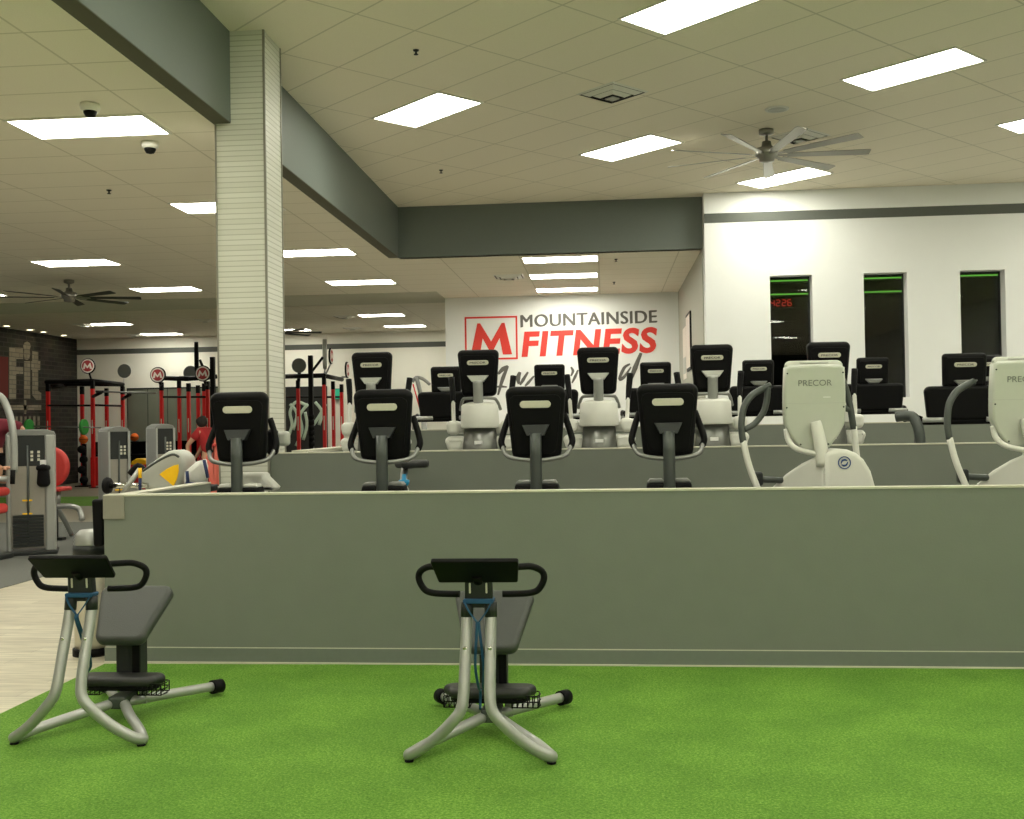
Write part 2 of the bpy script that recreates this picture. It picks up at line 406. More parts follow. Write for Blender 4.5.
struct('trim_1', MB().bb(XL,-3.2,20.6,22.4,ZL-.006,ZL+.4), 'band', 'darker soffit band across the low ceiling', 'soffit')  # flat band in a darker tone than the tiles beside it
# beams
struct('beam_long', MB().bb(BX0,BX1,YB,SY+.15,ZL+.004,ZH+.05), 'beam', 'grey green beam running along the room past the column', 'beam')
struct('trim_2', MB().bb(BX0,BX1-.002,YB,SY,ZL-.003,ZL+.004), 'beam_under', 'dark underside trim of the long beam', 'trim')
struct('beam_cross', MB().bb(BX1,1.5,SY,SY+.15,ZL,ZH+.05), 'beam', 'grey green beam across the room above the sign wall', 'beam')
# column
struct('trim_12', MB().bb(-2.834,-2.816,8.872,8.89,0,ZH).bb(-3.256,-3.242,8.872,8.89,0,ZL).bb(-2.83,-2.816,9.334,9.35,0,ZH), 'guard', 'thin corner trims of the column', 'trim')
struct('column', MB().bb(-3.25,-2.824,8.88,9.34,0,ZH+.01), 'column', 'square column clad in pale horizontal strip tile', 'column', .006)
# sign wall, return wall, white wall
struct('wall_sign', MB().bb(-3.2,1.5,21.7,21.85,0,ZL+.05), 'white_wall', 'white wall carrying the big gym sign', 'wall')
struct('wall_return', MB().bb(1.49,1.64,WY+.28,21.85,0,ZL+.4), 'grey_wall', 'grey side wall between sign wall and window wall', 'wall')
wins = []
for xa, xb in ((769.7,812),(863.5,907),(959.9,1005)):
    wins.append((at(xa,275,WY).x, at(xb,275,WY).x))
WZ0, WZ1 = 1.91, 3.73
wm = MB(); xs = [1.505]+[q for ab in wins for q in ab]+[XR]
for i in range(0, len(xs), 2): wm.bb(xs[i], xs[i+1], WY, WY+.28, 0, ZH+.02)
for a, b in wins: wm.bb(a, b, WY, WY+.28, 0, WZ0).bb(a, b, WY, WY+.28, WZ1, ZH+.02)
struct('wall_window', wm, 'white_wall', 'tall white wall with three narrow windows', 'wall')
sm = MB(); z0, z1 = 4.535, 4.675
sm.bb(1.505, XR, WY-.004, WY, z0, z1)
struct('trim_3', sm, 'stripe', 'grey painted stripe high on the window wall', 'stripe')
for i, (a, b) in enumerate(wins):
    fr = MB(); y0, y1 = WY+.2, WY+.25
    fr.bb(a,a+.012,y0,y1,WZ0,WZ1).bb(b-.012,b,y0,y1,WZ0,WZ1).bb(a+.012,b-.012,y0,y1,WZ0,WZ0+.015).bb(a+.012,b-.012,y0,y1,WZ1-.015,WZ1)
    o = struct('window_%d' % (i+1), fr, 'darkgrey', ('narrow window nearest the corner, with red digits behind', 'middle one of three narrow windows', 'rightmost narrow dark window of the white wall')[i], 'window')
    MB().bb(a+.012,b-.012,y0+.02,y0+.028,WZ0+.015,WZ1-.015).build('window_pane', M['glass'], o)
# dark room behind the windows
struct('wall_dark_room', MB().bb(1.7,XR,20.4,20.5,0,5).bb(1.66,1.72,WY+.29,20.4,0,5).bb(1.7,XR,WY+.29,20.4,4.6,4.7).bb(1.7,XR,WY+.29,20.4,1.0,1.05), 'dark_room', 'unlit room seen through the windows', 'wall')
for k, (pa, pb) in enumerate((((758,283.0),(1003,273.2)), ((758,296.5),(912,289.4)))):
    yy = 19.2+.3*k; p, q = at(*pa, yy), at(*pb, yy); zz = (p.z+q.z)/2
    o = MB().bb(p.x, q.x, yy-.02, yy+.01, zz-.011, zz+.011).build('led_strip', M['led_green'])
    tag(o, ('upper green LED line behind all three windows', 'lower green LED line behind the first two windows')[k], 'light strip', 'green LED lines')
    MB().bb(p.x, q.x, yy+.012, yy+.06, zz-.03, zz+.03).build('housing', M['darkgrey'], o)
    for xx in (p.x+.1, (p.x+q.x)/2, q.x-.1): MB().bb(xx-.02, xx+.02, yy+.015, yy+.05, zz+.02, 4.6).build('hanger', M['darkgrey'], o)
ck = thing('led_clock', 'red LED digits glowing behind the window nearest the corner', 'clock', at(781,303,20.36))
MB().bb(-.24,.24,-.02,.04,-.09,.09).build('clock_case', M['black'], ck)
SEG = {'4':'bcfg','2':'abged','6':'acdefg'}
for ch, x0 in (('4',-.19),('2',-.09),('2',.02),('6',.12)):
    mb = MB(); wd, h, t = .065, .11, .016
    pos = {'a':(0,h/2,1),'d':(0,-h/2,1),'g':(0,0,1),'b':(wd/2,h/4,0),'c':(wd/2,-h/4,0),'e':(-wd/2,-h/4,0),'f':(-wd/2,h/4,0)}
    for s in SEG[ch]:
        px_, pz_, hz = pos[s]; mb.box((x0+.03+px_, -.024, pz_), (wd-.012, .006, t) if hz else (t, .006, h/2-.012))
    mb.build('digit', M['led_red'], ck)
# outer walls
struct('wall_far', MB().bb(XL,-3.2,YF,YF+.15,0,ZF+.1), 'far_wall', 'far white wall behind the racks', 'wall')
struct('wall_far_side', MB().bb(-3.2,-3.05,21.85,YF,0,ZF+.1), 'white_wall', 'white wall end behind the sign wall', 'wall')
p, q = at(230,331.5,YF-.01), at(230,339.5,YF-.01)
struct('trim_4', MB().bb(XL,-3.2,YF-.006,YF,4.06,4.22), 'stripe', 'grey stripe along the far wall', 'stripe')
struct('wall_left', MB().bb(XL-.15,XL,YB,YF,0,ZF+.1), 'brick', 'dark brick wall at the far left', 'wall')
struct('wall_right', MB().bb(XR,XR+.15,YB,20.5,0,5.1), 'white_wall', 'white wall right of the view', 'wall')
struct('wall_back', MB().bb(XL,XR,YB-.15,YB,0,5.1), 'darkgrey', 'unseen wall behind the viewer, darkened to dim window reflections', 'wall')  # unseen wall, kept dark so the windows reflect less
# ------------------------------------------------------------------ tiered platform and its low walls
A, B = Vector((-3.488,7.255,0)), Vector((2.624,7.143,0)); dv = (B-A).normalized(); ang = math.atan2(dv.y, dv.x)
FW = T(A.x,A.y,0) @ RZ(ang); LEN = 12.5; H1 = 1.150
struct('wall_front', MB().box((LEN/2,.06,H1/2),(LEN,.12,H1),FW), 'low_wall', 'long sage grey half wall behind the stretch machines', 'wall')
struct('trim_5', MB().box((LEN/2,.06,H1+.006),(LEN+.004,.13,.012),FW), 'cap', 'pale cap strip on the front half wall', 'trim')
struct('baseboard_front', MB().box((LEN/2,-.006,.055),(LEN,.012,.098),FW), 'baseboard', 'grey green baseboard of the front half wall', 'baseboard')
struct('trim_6', MB().box((LEN/2,-.009,.107),(LEN,.004,.006),FW).box((LEN/2,-.012,.006),(LEN,.024,.010),FW), 'cap', 'thin pale edges of the baseboard', 'trim')
struct('trim_7', MB().box((.074,.056,H1-.075),(.155,.136,.165),FW), 'guard', 'beige corner guard on the left end of the front half wall', 'corner guard', .004)
struct('wall_platform_left', MB().bb(-3.44,-3.33,7.37,8.875,0,1.15), 'low_wall', 'half wall along the left end of the lowest tier', 'wall')
struct('trim_8', MB().bb(-3.445,-3.325,7.37,8.875,1.15,1.162), 'cap', 'pale cap of the left end half wall', 'trim')
struct('wall_tier_2', MB().bb(-2.822,9,8.9,9.01,0,1.39), 'low_wall', 'sage grey half wall in front of the second tier', 'wall')
struct('trim_9', MB().bb(-2.822,9,8.895,9.015,1.39,1.4), 'cap', 'pale cap of the second half wall', 'trim')
struct('wall_tier_3', MB().bb(-2.66,9,11.6,11.71,0,1.557), 'low_wall', 'sage grey half wall in front of the third tier', 'wall')
struct('trim_10', MB().bb(-2.66,9,11.595,11.715,1.557,1.567), 'cap', 'pale cap of the third half wall', 'trim')
struct('wall_tier_left', MB().bb(-2.66,-2.56,9.35,11.6,0,1.385), 'low_wall', 'half wall along the left end of the second tier', 'wall')
struct('trim_11', MB().bb(-2.67,-2.53,9.02,11.59,1.385,1.415), 'cap', 'pale cap along the left end of the second tier', 'trim')
F1, F2, F3 = .40, .60, .73
struct('floor_tier_1', MB().bb(-3.33,9,7.37,8.88,0,F1), 'platform', 'floor of the lowest tier', 'floor')
struct('floor_tier_2', MB().bb(-2.56,9,9.01,11.6,0,F2), 'platform', 'floor of the second tier', 'floor')
struct('floor_tier_3', MB().bb(-2.56,9,11.71,15.0,0,F3), 'platform', 'floor of the top tier', 'floor')

# ------------------------------------------------------------------ ceiling fittings
def panel(loc, rz, label, first=[None], L=1.2, Wd=.6):
    if first[0]: return dup(first[0], loc, label, rz)
    t = thing('ceiling_light', label, 'ceiling light', loc, rz, 'ceiling light panels')
    f = MB(); a, b = L/2, Wd/2
    f.bb(-a,a,-b,-b+.022,-.012,.0).bb(-a,a,b-.022,b,-.012,0).bb(-a,-a+.022,-b+.022,b-.022,-.012,0).bb(a-.022,a,-b+.022,b-.022,-.012,0)
    f.build('frame', M['white_metal'], t)
    MB().bb(-a+.022,a-.022,-b+.022,b-.022,-.006,-.001).build('diffuser', M['panel'], t)
    first[0] = t; return t
AH = math.radians(-44)
hi = [(-1.848,11.378,'light panel of the high ceiling nearest the long beam'),(.363,13.302,'light panel left of the big fan, beyond the square vent'),
      (3.017,10.72,'large light panel of the high ceiling at upper right, in front of the fan'),(2.53,15.25,'light panel just behind the fan blades'),
      (.80,8.81,'light panel cut off by the top edge of the view'),(5.19,12.67,'light panel cut off by the right edge of the view')]
for x, y, lb in hi: panel((x,y,ZH), AH, lb)
for i, (x, y) in enumerate(((-1.35,6.75),(3.3,6.25),(5.4,8.1),(1.1,4.6),(-1.2,2.4),(3.4,2.0),(7.4,10.2),(1.1,-.4),(5.6,4.0),(-1.2,-2.6),(3.4,-3.0),(7.4,14.3),(8.0,6.0),(7.4,-.6),(1.1,-5),(5.6,-4.6),(-1.2,-5.4),(8.2,-4.6),(9.4,2.0),(-1,-9),(2.2,-8.2),(5.5,-9),(-2,-12.5),(1,-12),(4.2,-12.6),(7.4,-12),(-1,-16),(2.2,-15.4),(5.5,-16),(-2,-19.5),(1,-19),(4.2,-19.6),(7.4,-19))):
    panel((x,y,ZH), AH, 'unseen light panel of the high ceiling, added to brighten the room')  # unseen panels, added for brightness and for reflections in the windows
lo = [((6.7,121.3),(145,113.9),(168.4,131.5),(40.1,138.5),'large light panel of the low ceiling below the dark dome camera'),
      ((31,261),(104,258),(120,264),(50,267),'light panel above the small fan at far left')]
def cen(q): return sum((atz(x,y,ZL) for x, y in q[:4]), Vector())/4
for q in lo: c = cen(q); panel((c.x,c.y,ZL), 0, q[4])
for x, y, lb in ((-4.33,12.2,'light panel half hidden behind the left edge of the column'),(-4.25,15.6,'light panel just right of the column, nearest of two'),
                 (-4.3,18.95,'light panel right of the column, farther of two'),(-7.98,19.15,'light panel left of the column, low and far'),
                 (-11.75,19.1,'light panel at the left edge, level with the small fan'),
                 (-.66,16.95,'nearest of the three light panels before the sign wall'),(-.68,18.85,'middle one of the three light panels before the sign wall'),
                 (-.69,20.8,'farthest of the three light panels before the sign wall')):
    panel((x,y,ZL-.001), 0, lb)
for x, y in ((-8,12.4),(-8,8.9),(-4.33,5.4),(-4.33,2.0),(-8,5.4),(-4.33,-1.4),(-11.75,15.7),(-11.75,12.3),(-11.75,8.9),(-15,15.7),(-8,2)):
    panel((x,y,ZL-.001), 0, 'light panel of the low ceiling, outside the view on the left')
for (x, y), lb in (((108.5,324),'light panel over the far racks, left of two beyond the darker band'),((161.5,334),'light panel over the far racks, close to the column'),
                   ((381.5,315),'light panel beyond the darker band, nearer of two left of the sign wall'),((405,326),'light panel at the top left corner of the sign wall, farther of two'),
                   ((290,330),'light panel far behind the column, close to its right edge')):
    c = atz(x,y,ZF-.001); panel((c.x,c.y,ZF-.001), 0, lb)
for x, y in ((-15,25),(-15,30),(-5,32)): pass
for i, (x, y) in enumerate(((28.36,0),(29.55,0),(30.3,0),(31.5,0))):
    c = Vector((XL+.35, x, ZF))
    o = thing('downlight', ('recessed downlight at the left edge over the dark brick wall','second recessed downlight along the dark brick wall','third recessed downlight along the dark brick wall','recessed downlight nearest the far corner of the brick wall')[i], 'downlight', c, 0, 'downlights over the brick wall')
    MB().lathe([(.13,0),(.14,-.012),(.1,-.014),(.1,0)]).build('trim_ring', M['white_metal'], o)
    MB().lathe([(.0,-.004),(.098,-.004),(.098,0)]).build('lens', M['downlight'], o)
def ceiling_fan(name, loc, rad, nb, drop, rz, label, m1, m2):
    t = thing(name, label, 'ceiling fan', loc, rz)
    MB().lathe([(0,0),(.085,0),(.085,-.05),(.03,-.07),(0,-.07)]).build('canopy', M[m1], t)
    MB().tube([(0,0,-.06),(0,0,-drop)], .017).build('downrod', M[m1], t)
    MB().lathe([(0,-drop+.07),(.05,-drop+.06),(.06,-drop),(.125,-drop-.02),(.13,-drop-.1),(.09,-drop-.13),(.085,-drop-.17),(.0,-drop-.19)]).build('motor', M[m1], t)
    for k in range(nb):
        mx = RZ(2*PI*k/nb) @ T(0,0,-drop-.1) @ RX(-.22)
        b = MB().slab([(.24,-.045),(rad*.97,-.065),(rad,-.055),(rad,.06),(rad*.97,.07),(.24,.05)], .008, .002, mx @ Matrix(((1,0,0,0),(0,0,1,0),(0,1,0,0),(0,0,0,1)))).build('blade', M[m2], t)
        MB().add(*[(lambda a: a)([(.1,-.02,-.006),(.34,-.03,-.006),(.34,.03,-.006),(.1,.02,-.006),(.1,-.02,-.001),(.34,-.03,-.001),(.34,.03,-.001),(.1,.02,-.001)])], [(0,3,2,1),(4,5,6,7),(0,1,5,4),(1,2,6,5),(2,3,7,6),(3,0,4,7)], False, mx).build('blade_arm', M[m1], b)
    return t
ceiling_fan('ceiling_fan', (1.92,12.7,ZH), 1.17, 9, .2, .0, 'large nine-blade metal ceiling fan in front of the window wall', 'nickel', 'nickel')
ceiling_fan('ceiling_fan', (-9.07,17.67,ZL), 1.17, 8, .2, .3, 'ceiling fan with dark blades under the low ceiling at left', 'nickel', 'darkgrey')
c = at(272,332,28); ceiling_fan('ceiling_fan', (c.x,c.y,ZF), 1.3, 8, .3, .2, 'far ceiling fan mostly hidden behind the column', 'nickel', 'darkgrey')
def vent(loc, rz, label, s=.6, first=[None], wide=1):
    t = thing('ceiling_vent', label, 'vent', loc, rz, 'ceiling air vents')
    f = MB()
    for a, i, z in ((s/2,s*.40,-.008),(s*.37,s*.27,-.03),(s*.235,s*.15,-.05)):
        f.add([(-a,-a,z+.026),(a,-a,z+.026),(a,a,z+.026),(-a,a,z+.026),(-i,-i,z),(i,-i,z),(i,i,z),(-i,i,z)], [(0,1,5,4),(1,2,6,5),(2,3,7,6),(3,0,4,7)])
    f.build('louvre', M['white_metal'], t)
    MB().bb(-s*.42,s*.42,-s*.42,s*.42,-.001,.0).build('throat', M['black'], t)
    MB().bb(-s*.09,s*.09,-s*.09,s*.09,-.06,-.052).build('centre_plate', M['lightgrey'], t)
    return t
vent((.13,11.05,ZH-.003), AH, 'square vent in the high ceiling left of the big fan')
vent((2.36,13.05,ZH-.003), AH, 'square vent in the high ceiling right behind the big fan')
for (x,y), z, lb in (((509,276.5),ZL,'small vent beside the three light panels before the sign wall'),((205,320),ZF,'small vent in the far ceiling at the left edge of the column'),
                ((344,316.5),ZF,'small vent in the far ceiling right of the column, nearer one'),((352,328),ZF,'small vent in the far ceiling right of the column, farther one'),((85,324.5),ZF,'small dark vent left of the far light panel'),((134,334.5),ZF,'small dark vent over the racks at far left')):
    c = atz(x,y,z); vent((c.x,c.y,z-.003), 0, lb, .6)
sp = thing('ceiling_speaker', 'round white speaker in the high ceiling above the fan', 'speaker', (1.914,11.87,ZH))
MB().lathe([(0,-.006),(.1,-.008),(.105,0)]).build('grille', M['lightgrey'], sp); MB().lathe([(.1,0),(.1,-.012),(.125,-.01),(.13,0)]).build('rim', M['white_metal'], sp)
def sprinkler(x, y, z, label):
    c = atz(x,y,z); t = thing('sprinkler', label, 'sprinkler', (c.x,c.y,z), 0, 'fire sprinklers')
    MB().lathe([(0,0),(.028,0),(.024,-.01),(.009,-.012),(.009,-.036),(0,-.036)]).build('body', M['darkgrey'], t)
    MB().lathe([(0,-.042),(.022,-.042),(.02,-.037),(0,-.036)], n=12).build('deflector', M['darkgrey'], t)
sprinkler(416,50,ZH,'dark sprinkler head in the high ceiling above the first light panel'); sprinkler(441,170,ZH,'dark sprinkler head in the high ceiling near the cross beam')
sprinkler(109,190,ZL,'sprinkler head in the low ceiling at left'); sprinkler(616,259,ZL,'sprinkler head right of the nearest panel before the sign wall'); sprinkler(614,282,ZL,'sprinkler head right of the farthest panel before the sign wall')
def dome(x, y, z, label, up):
    c = atz(x,y,z); t = thing('dome_camera', label, 'security camera', (c.x,c.y,z), 0, 'ceiling dome cameras')
    MB().lathe([(0,0),(.075,0),(.078,-.02),(.07,-.055),(.05,-.06),(0,-.06)]).build('housing', M['white_metal'], t)
    MB().lathe([(.052,-.058),(.05,-.075),(.035,-.1),(.0,-.11)]).build('dome', M['black'], t)
dome(90,104,ZL,'dome camera seen against the large light panel',0); dome(150,142,ZL,'white dome camera just right of the large light panel',0)
# ------------------------------------------------------------------ graphics on the sign wall
SG = 21.695
def sgn(x, y): return at(x, y, SG)
ws = thing('wall_lettering', 'big red and grey gym lettering on the white sign wall', 'sign', (0,SG,0))
def onwall(x, z): return T(x, 0, z)
a, b = (-2.805,2.93), (-1.735,3.805); t_ = .035
MB().bb(a[0],b[0],-.003,.003,a[1],a[1]+t_).bb(a[0],b[0],-.003,.003,b[1]-t_,b[1]).bb(a[0],a[0]+t_,-.003,.003,a[1]+t_,b[1]-t_).bb(b[0]-t_,b[0],-.003,.003,a[1]+t_,b[1]-t_).build('logo_frame', M['logo_red'], ws)
flat_shape(MB(), M_shape(.84,.64), .006, T(-2.69,0,3.03)).build('logo_letter', M['logo_red'], ws)
def sheared(k): m = Matrix.Identity(4); m[0][2] = k; return m
MB().text('MOUNTAINSIDE', 1, .006, T(-1.672,0,3.565) @ RY(-.011), space=1.06, fit=(2.72,.25)).text('MOUNTAINSIDE', 1, .0055, T(-1.652,0,3.571) @ RY(-.011), space=1.06, fit=(2.72,.25)).build('grey_lettering', M['logo_grey'], ws)
MB().text('FITNESS', 1, .006, T(-1.66,0,2.965) @ RY(-.011) @ sheared(.14), bold=.035, space=1.08, fit=(2.68,.52)).build('red_lettering', M['logo_red'], ws)
def stroke(mb, pts, wd):
    P = [sgn(*p) for p in pts]; P = [Vector((p.x, 0, p.z)) for p in P]
    mb.tube([(p.x,0,p.z) for p in P], [wd*k for k in ([.55]+[1]*(len(P)-2)+[.45])], 8, 4, True, T(0,0,0), 1)
for pts, wd in ((((508,366),(503,378),(498,395)),.04),(((498,374),(503,369),(508,366)),.045),(((496,387),(501,386.5),(507,387)),.025),(((520,372),(518,378),(519,384)),.05),(((528,372),(523,380),(520,385)),.035),(((534,376),(528,383),(525,386)),.03),
                (((571,367),(573,371),(571,376)),.03),(((578,370),(575,377),(572,383)),.03),(((641,353),(635,368),(629,384)),.05),(((630,364),(624,368),(619.5,379),(624,377),(631,367)),.03),(((545,375),(549,380),(556,372),(560,380)),.04)):
    sc = MB(); stroke(sc, pts, wd); sc2 = MB(); sc2.add([(x, y*.06, z) for x, y, z in sc.v], sc.f, True); sc2.build('script_stroke', M['logo_grey'], ws)
pf = thing('wall_poster', 'dark framed poster on the grey side wall', 'poster', (1.49,19.0,3.0))
MB().bb(-.03,0,-.45,.45,-.5,.5).build('frame', M['black'], pf, .004); MB().bb(-.033,-.029,-.4,.4,-.45,.45).build('print', M['disc_white'], pf)
tag(MB().bb(1.484,1.49,19.8,20.6,2.4,3.35).build('wall_print', M['disc_white']), 'pale print on the grey side wall beside the sign wall', 'poster')
MB().bb(1.480,1.484,19.9,20.5,2.5,2.8).build('print_block', M['lightgrey'], bpy.data.objects['wall_print'])
# mural on the dark brick wall
mu = thing('wall_mural', 'pale painted word with kettlebell dot on dark brick wall', 'mural', (XL,0,0))
def wl(x, y): q = ray(x,y); p = Vector((0,0,EYE))+q*(XL/q.x); return p
def mural_poly(name, pts, m):
    P = [wl(*p) for p in pts]; n = len(P); me = [(.008,p.y,p.z) for p in P]+[(0,p.y,p.z) for p in P]
    MB().add(me, [tuple(range(n))]+[(i,(i+1)%n,(i+1)%n+n,i+n) for i in range(n)]).build(name, M[m], mu)
mural_poly('letter', [(9,347),(23,348),(23,359),(16,359),(16,367),(23,367),(23,374),(16,374),(16,399),(9,399)], 'mural')
mural_poly('letter', [(24,361),(30,361),(30,399),(24,399)], 'mural')
mural_poly('letter', [(32,351),(38,352),(38,361),(40,361),(40,370),(38,370),(38,391),(41,393),(41,400),(36,400),(32,395),(32,370),(31,370),(31,361),(32,361)], 'mural')
mural_poly('kettlebell', [(23.5,354),(24,350),(23,346),(24.5,342.5),(27,341.5),(29.5,343),(30.5,346),(29.5,350),(30,354),(29,359),(26.7,360),(24.3,359)], 'mural')
mural_poly('bar', [(9,405),(41,405),(41,410),(9,410)], 'mural'); mural_poly('bar', [(24,400),(26,400),(26,414),(24,414)], 'mural')
for k in range(7): mural_poly('small_letter', [(11+k*4.4,416),(13.2+k*4.4,416),(13.2+k*4.4,428),(11+k*4.4,428)], 'mural')
mural_poly('red_patch', [(-6,356),(8,357),(8,398),(-6,398)], 'mural_red')
# ------------------------------------------------------------------ stretch machines on the turf
SWAP = Matrix(((1,0,0,0),(0,0,1,0),(0,1,0,0),(0,0,0,1)))      # slab outline laid flat: (x, z) becomes (x, y)
def stretch_machine(loc, rz, label):
    t = thing('stretch_machine', label, 'stretch machine', loc, rz, 'stretch machines on the turf')
    for s in (-1, 1):
        g = MB().tube([(s*.058,.075,.695),(s*.0585,.035,.58),(s*.060,-.01,.46),(s*.062,-.05,.345),(s*.074,-.07,.27),(s*.122,-.07,.208),(s*.21,-.045,.122),(s*.295,-.015,.06),(s*.33,.005,.04),(s*.343,.03,.030),(s*.328,.06,.033),(s*.27,.145,.05),(s*.15,.3,.075),(s*.04,.47,.092)], .0275, 16, 5).build('front_leg', M['silver'], t)
        MB().lathe([(.0,-.006),(.009,-.005),(.0095,.002),(0,.002)], n=10, mx=T(s*.0595,-.0075,.545) @ RX(PI/2)).build('bolt', M['chrome'], g)
        MB().lathe([(.022,.0),(.022,.008),(0,.008)], n=14, mx=T(s*.34,.02,-.001)).build('rubber_foot', M['rubber'], g)
        MB().tube([(s*.058,.072,.68),(s*.056,.08,.75)], .0305, 14).build('collar', M['darkgrey'], t)
        g = MB().tube([(s*.02,.52,.092),(s*.19,.79,.075),(s*.352,1.05,.056)], .0275, 16, 3).build('rear_leg', M['silver'], t)
        MB().tube([(s*.328,1.01,.056),(s*.365,1.07,.052)], .041, 18).build('rubber_cap', M['rubber'], g)
        MB().tube([(s*.09,.05,.915),(s*.2,.11,.915),(s*.255,.135,.912),(s*.3,.165,.885),(s*.308,.172,.845),(s*.28,.175,.795),(s*.235,.172,.779),(s*.16,.165,.776),(s*.105,.16,.776)], .0165, 12, 5).build('handle', M['rubber'], t)
    MB().slab(rrect(.13,.135,.15,.02), .05, .008, T(0,.085,.80) @ RX(.08)).build('neck', M['darkgrey'], t)
    for s in (-1, 1): MB().slab(rrect(.009,.009,.05,.004), .006, .001, T(s*.04,.057,.82) @ RX(.08)).build('neck_slot', M['badge'], t)
    MB().tube([(0,.085,.85),(0,.03,.895)], .032, 10).build('pad_bracket', M['black'], t)
    rot = T(0,.0,.912) @ RX(.86)
    p = MB().slab(rrect(.415,.385,.18,.012,3), .024, .006, rot).build('chest_pad', M['black'], t)
    MB().slab(rrect(.38,.35,.14,.012), .01, .003, rot @ T(0,.015,0)).build('pad_face', M['pad'], p)
    st = T(0,.63,.555) @ RX(PI/4) @ SWAP
    MB().slab(rrect(.425,.295,.385,.055,6), .07, .028, st, 4).build('seat', M['seat'], t)
    MB().slab(rrect(.37,.23,.34,.05,6), .02, .004, st @ T(0,-.042,0)).build('seat_plate', M['black'], t)
    MB().bb(-.072,.072,.60,.70,.18,.50).build('seat_post', M['darkgrey'], t, .008)
    MB().bb(.03,.074,.585,.6,.2,.47).build('post_cover', M['black'], t, .004)
    MB().slab(rrect(.49,.44,.16,.065,6), .055, .026, T(-.012,.54,.212) @ SWAP, 4).build('foot_pad', M['pad'], t)
    MB().slab(rrect(.42,.38,.12,.05,5), .03, .005, T(-.01,.54,.174) @ SWAP).build('foot_pad_base', M['black'], t)
    for s in (-1, 1):
        wb = MB(); x0, x1, y0, y1, z0, z1 = .11, .245, .48, .59, .140, .198
        for k in range(6):
            x = x0+(x1-x0)*k/5
            wb.tube([(s*x,y0,z1),(s*x,y0,z0),(s*x,y1,z0),(s*x,y1,z1)], .0035, 6)
        for z in (z0, (z0+z1)/2, z1):
            wb.tube([(s*x0,y0,z),(s*x1*.98,y0,z),(s*x1*1.04,(y0+y1)/2,z),(s*x1*.98,y1,z),(s*x0,y1,z)], .0035, 6)
        wb.build('wire_guard', M['black'], t)
    MB().bb(-.05,.05,.45,.62,.065,.135).build('hub', M['postgrey'], t, .012)
    MB().bb(.06,.105,.60,.64,.06,.15).build('pivot_bracket', M['silver'], t, .006)
    return t
s1 = stretch_machine((-2.72,5.315,.002), -.012, 'grey stretch machine at the left of the turf, beside the wood floor')
s2 = stretch_machine((-.622,5.095,.002), -.012, 'grey stretch machine on the turf in the middle of the view')
def strap(root, label, low):
    mx = root.matrix_basis.copy() if 0 else T(*root.location) @ RZ(root.rotation_euler.z)
    o = MB()
    o.slab(rrect(.148,.146,.022,.008), .078, .004, mx @ T(0,.083,.758))
    for s in (-1, 1):
        o.tube([(s*.064,.04,.752),(s*.04,.032,.71),(s*.006,.03,.665)], .007, 8, 4, True, mx, .5)
        o.tube([(s*.004,.03,.665),(s*.006,.03,.63)]+low(s), .007, 8, 4, True, mx, .5)
    ob = o.build('stretch_strap', M['blue']); tag(ob, label, 'strap'); return ob
strap(s1, 'blue stretch strap tied to the neck and foot pad of the left stretch machine', lambda s: [(-.03+s*.01,.18,.46),(-.11+s*.012,.36,.32),(-.19+s*.014,.43,.25),(-.20+s*.016,.445,.19),(-.195+s*.02,.445,.12)])
strap(s2, 'blue stretch strap hanging from the neck of the middle stretch machine', lambda s: [(s*.02,.06,.45),(s*.012-.005,.14,.33),(s*.015-.015,.3,.27),(-.02+s*.025,.42,.24),(-.02+s*.03,.44,.14)])
# ------------------------------------------------------------------ bikes of the first tier
def console(parent, w_top, w_bot, h, z, y, badge_w, badge_h, badge_z, lettering, tilt=.16, depth=.08, bracket=True, bz=None):
    mx = T(0,y,z) @ RX(tilt)
    c = MB().slab(rrect(w_top,w_bot,h,h*.11,6), depth, depth*.4, mx, 5).build('console', M['black'], parent)
    MB().slab(rrect(w_top*.86,w_bot*.82,h*.80,h*.09,6), .012, .005, mx @ T(0,-depth/2-.002,-.012*h)).build('back_cover', M['black2'], c)
    b = MB().slab(capsule(badge_w,badge_h), .01, .003, mx @ T(0,-depth/2-.010,badge_z)).build('badge', M['badge'], c)
    if lettering:
        MB().text('PRECOR', 1, .002, mx @ T(-badge_w*.37,-depth/2-.0165,badge_z-badge_h*.22), bold=.01, fit=(badge_w*.74,badge_h*.44)).build('lettering', M['ink'], c)
    MB().slab(rrect(w_top*.84,w_top*.84,h*.78,h*.05,4), .008, .003, mx @ T(0,depth/2+.002,0)).build('screen', M['darkgrey'], c)
    return mx
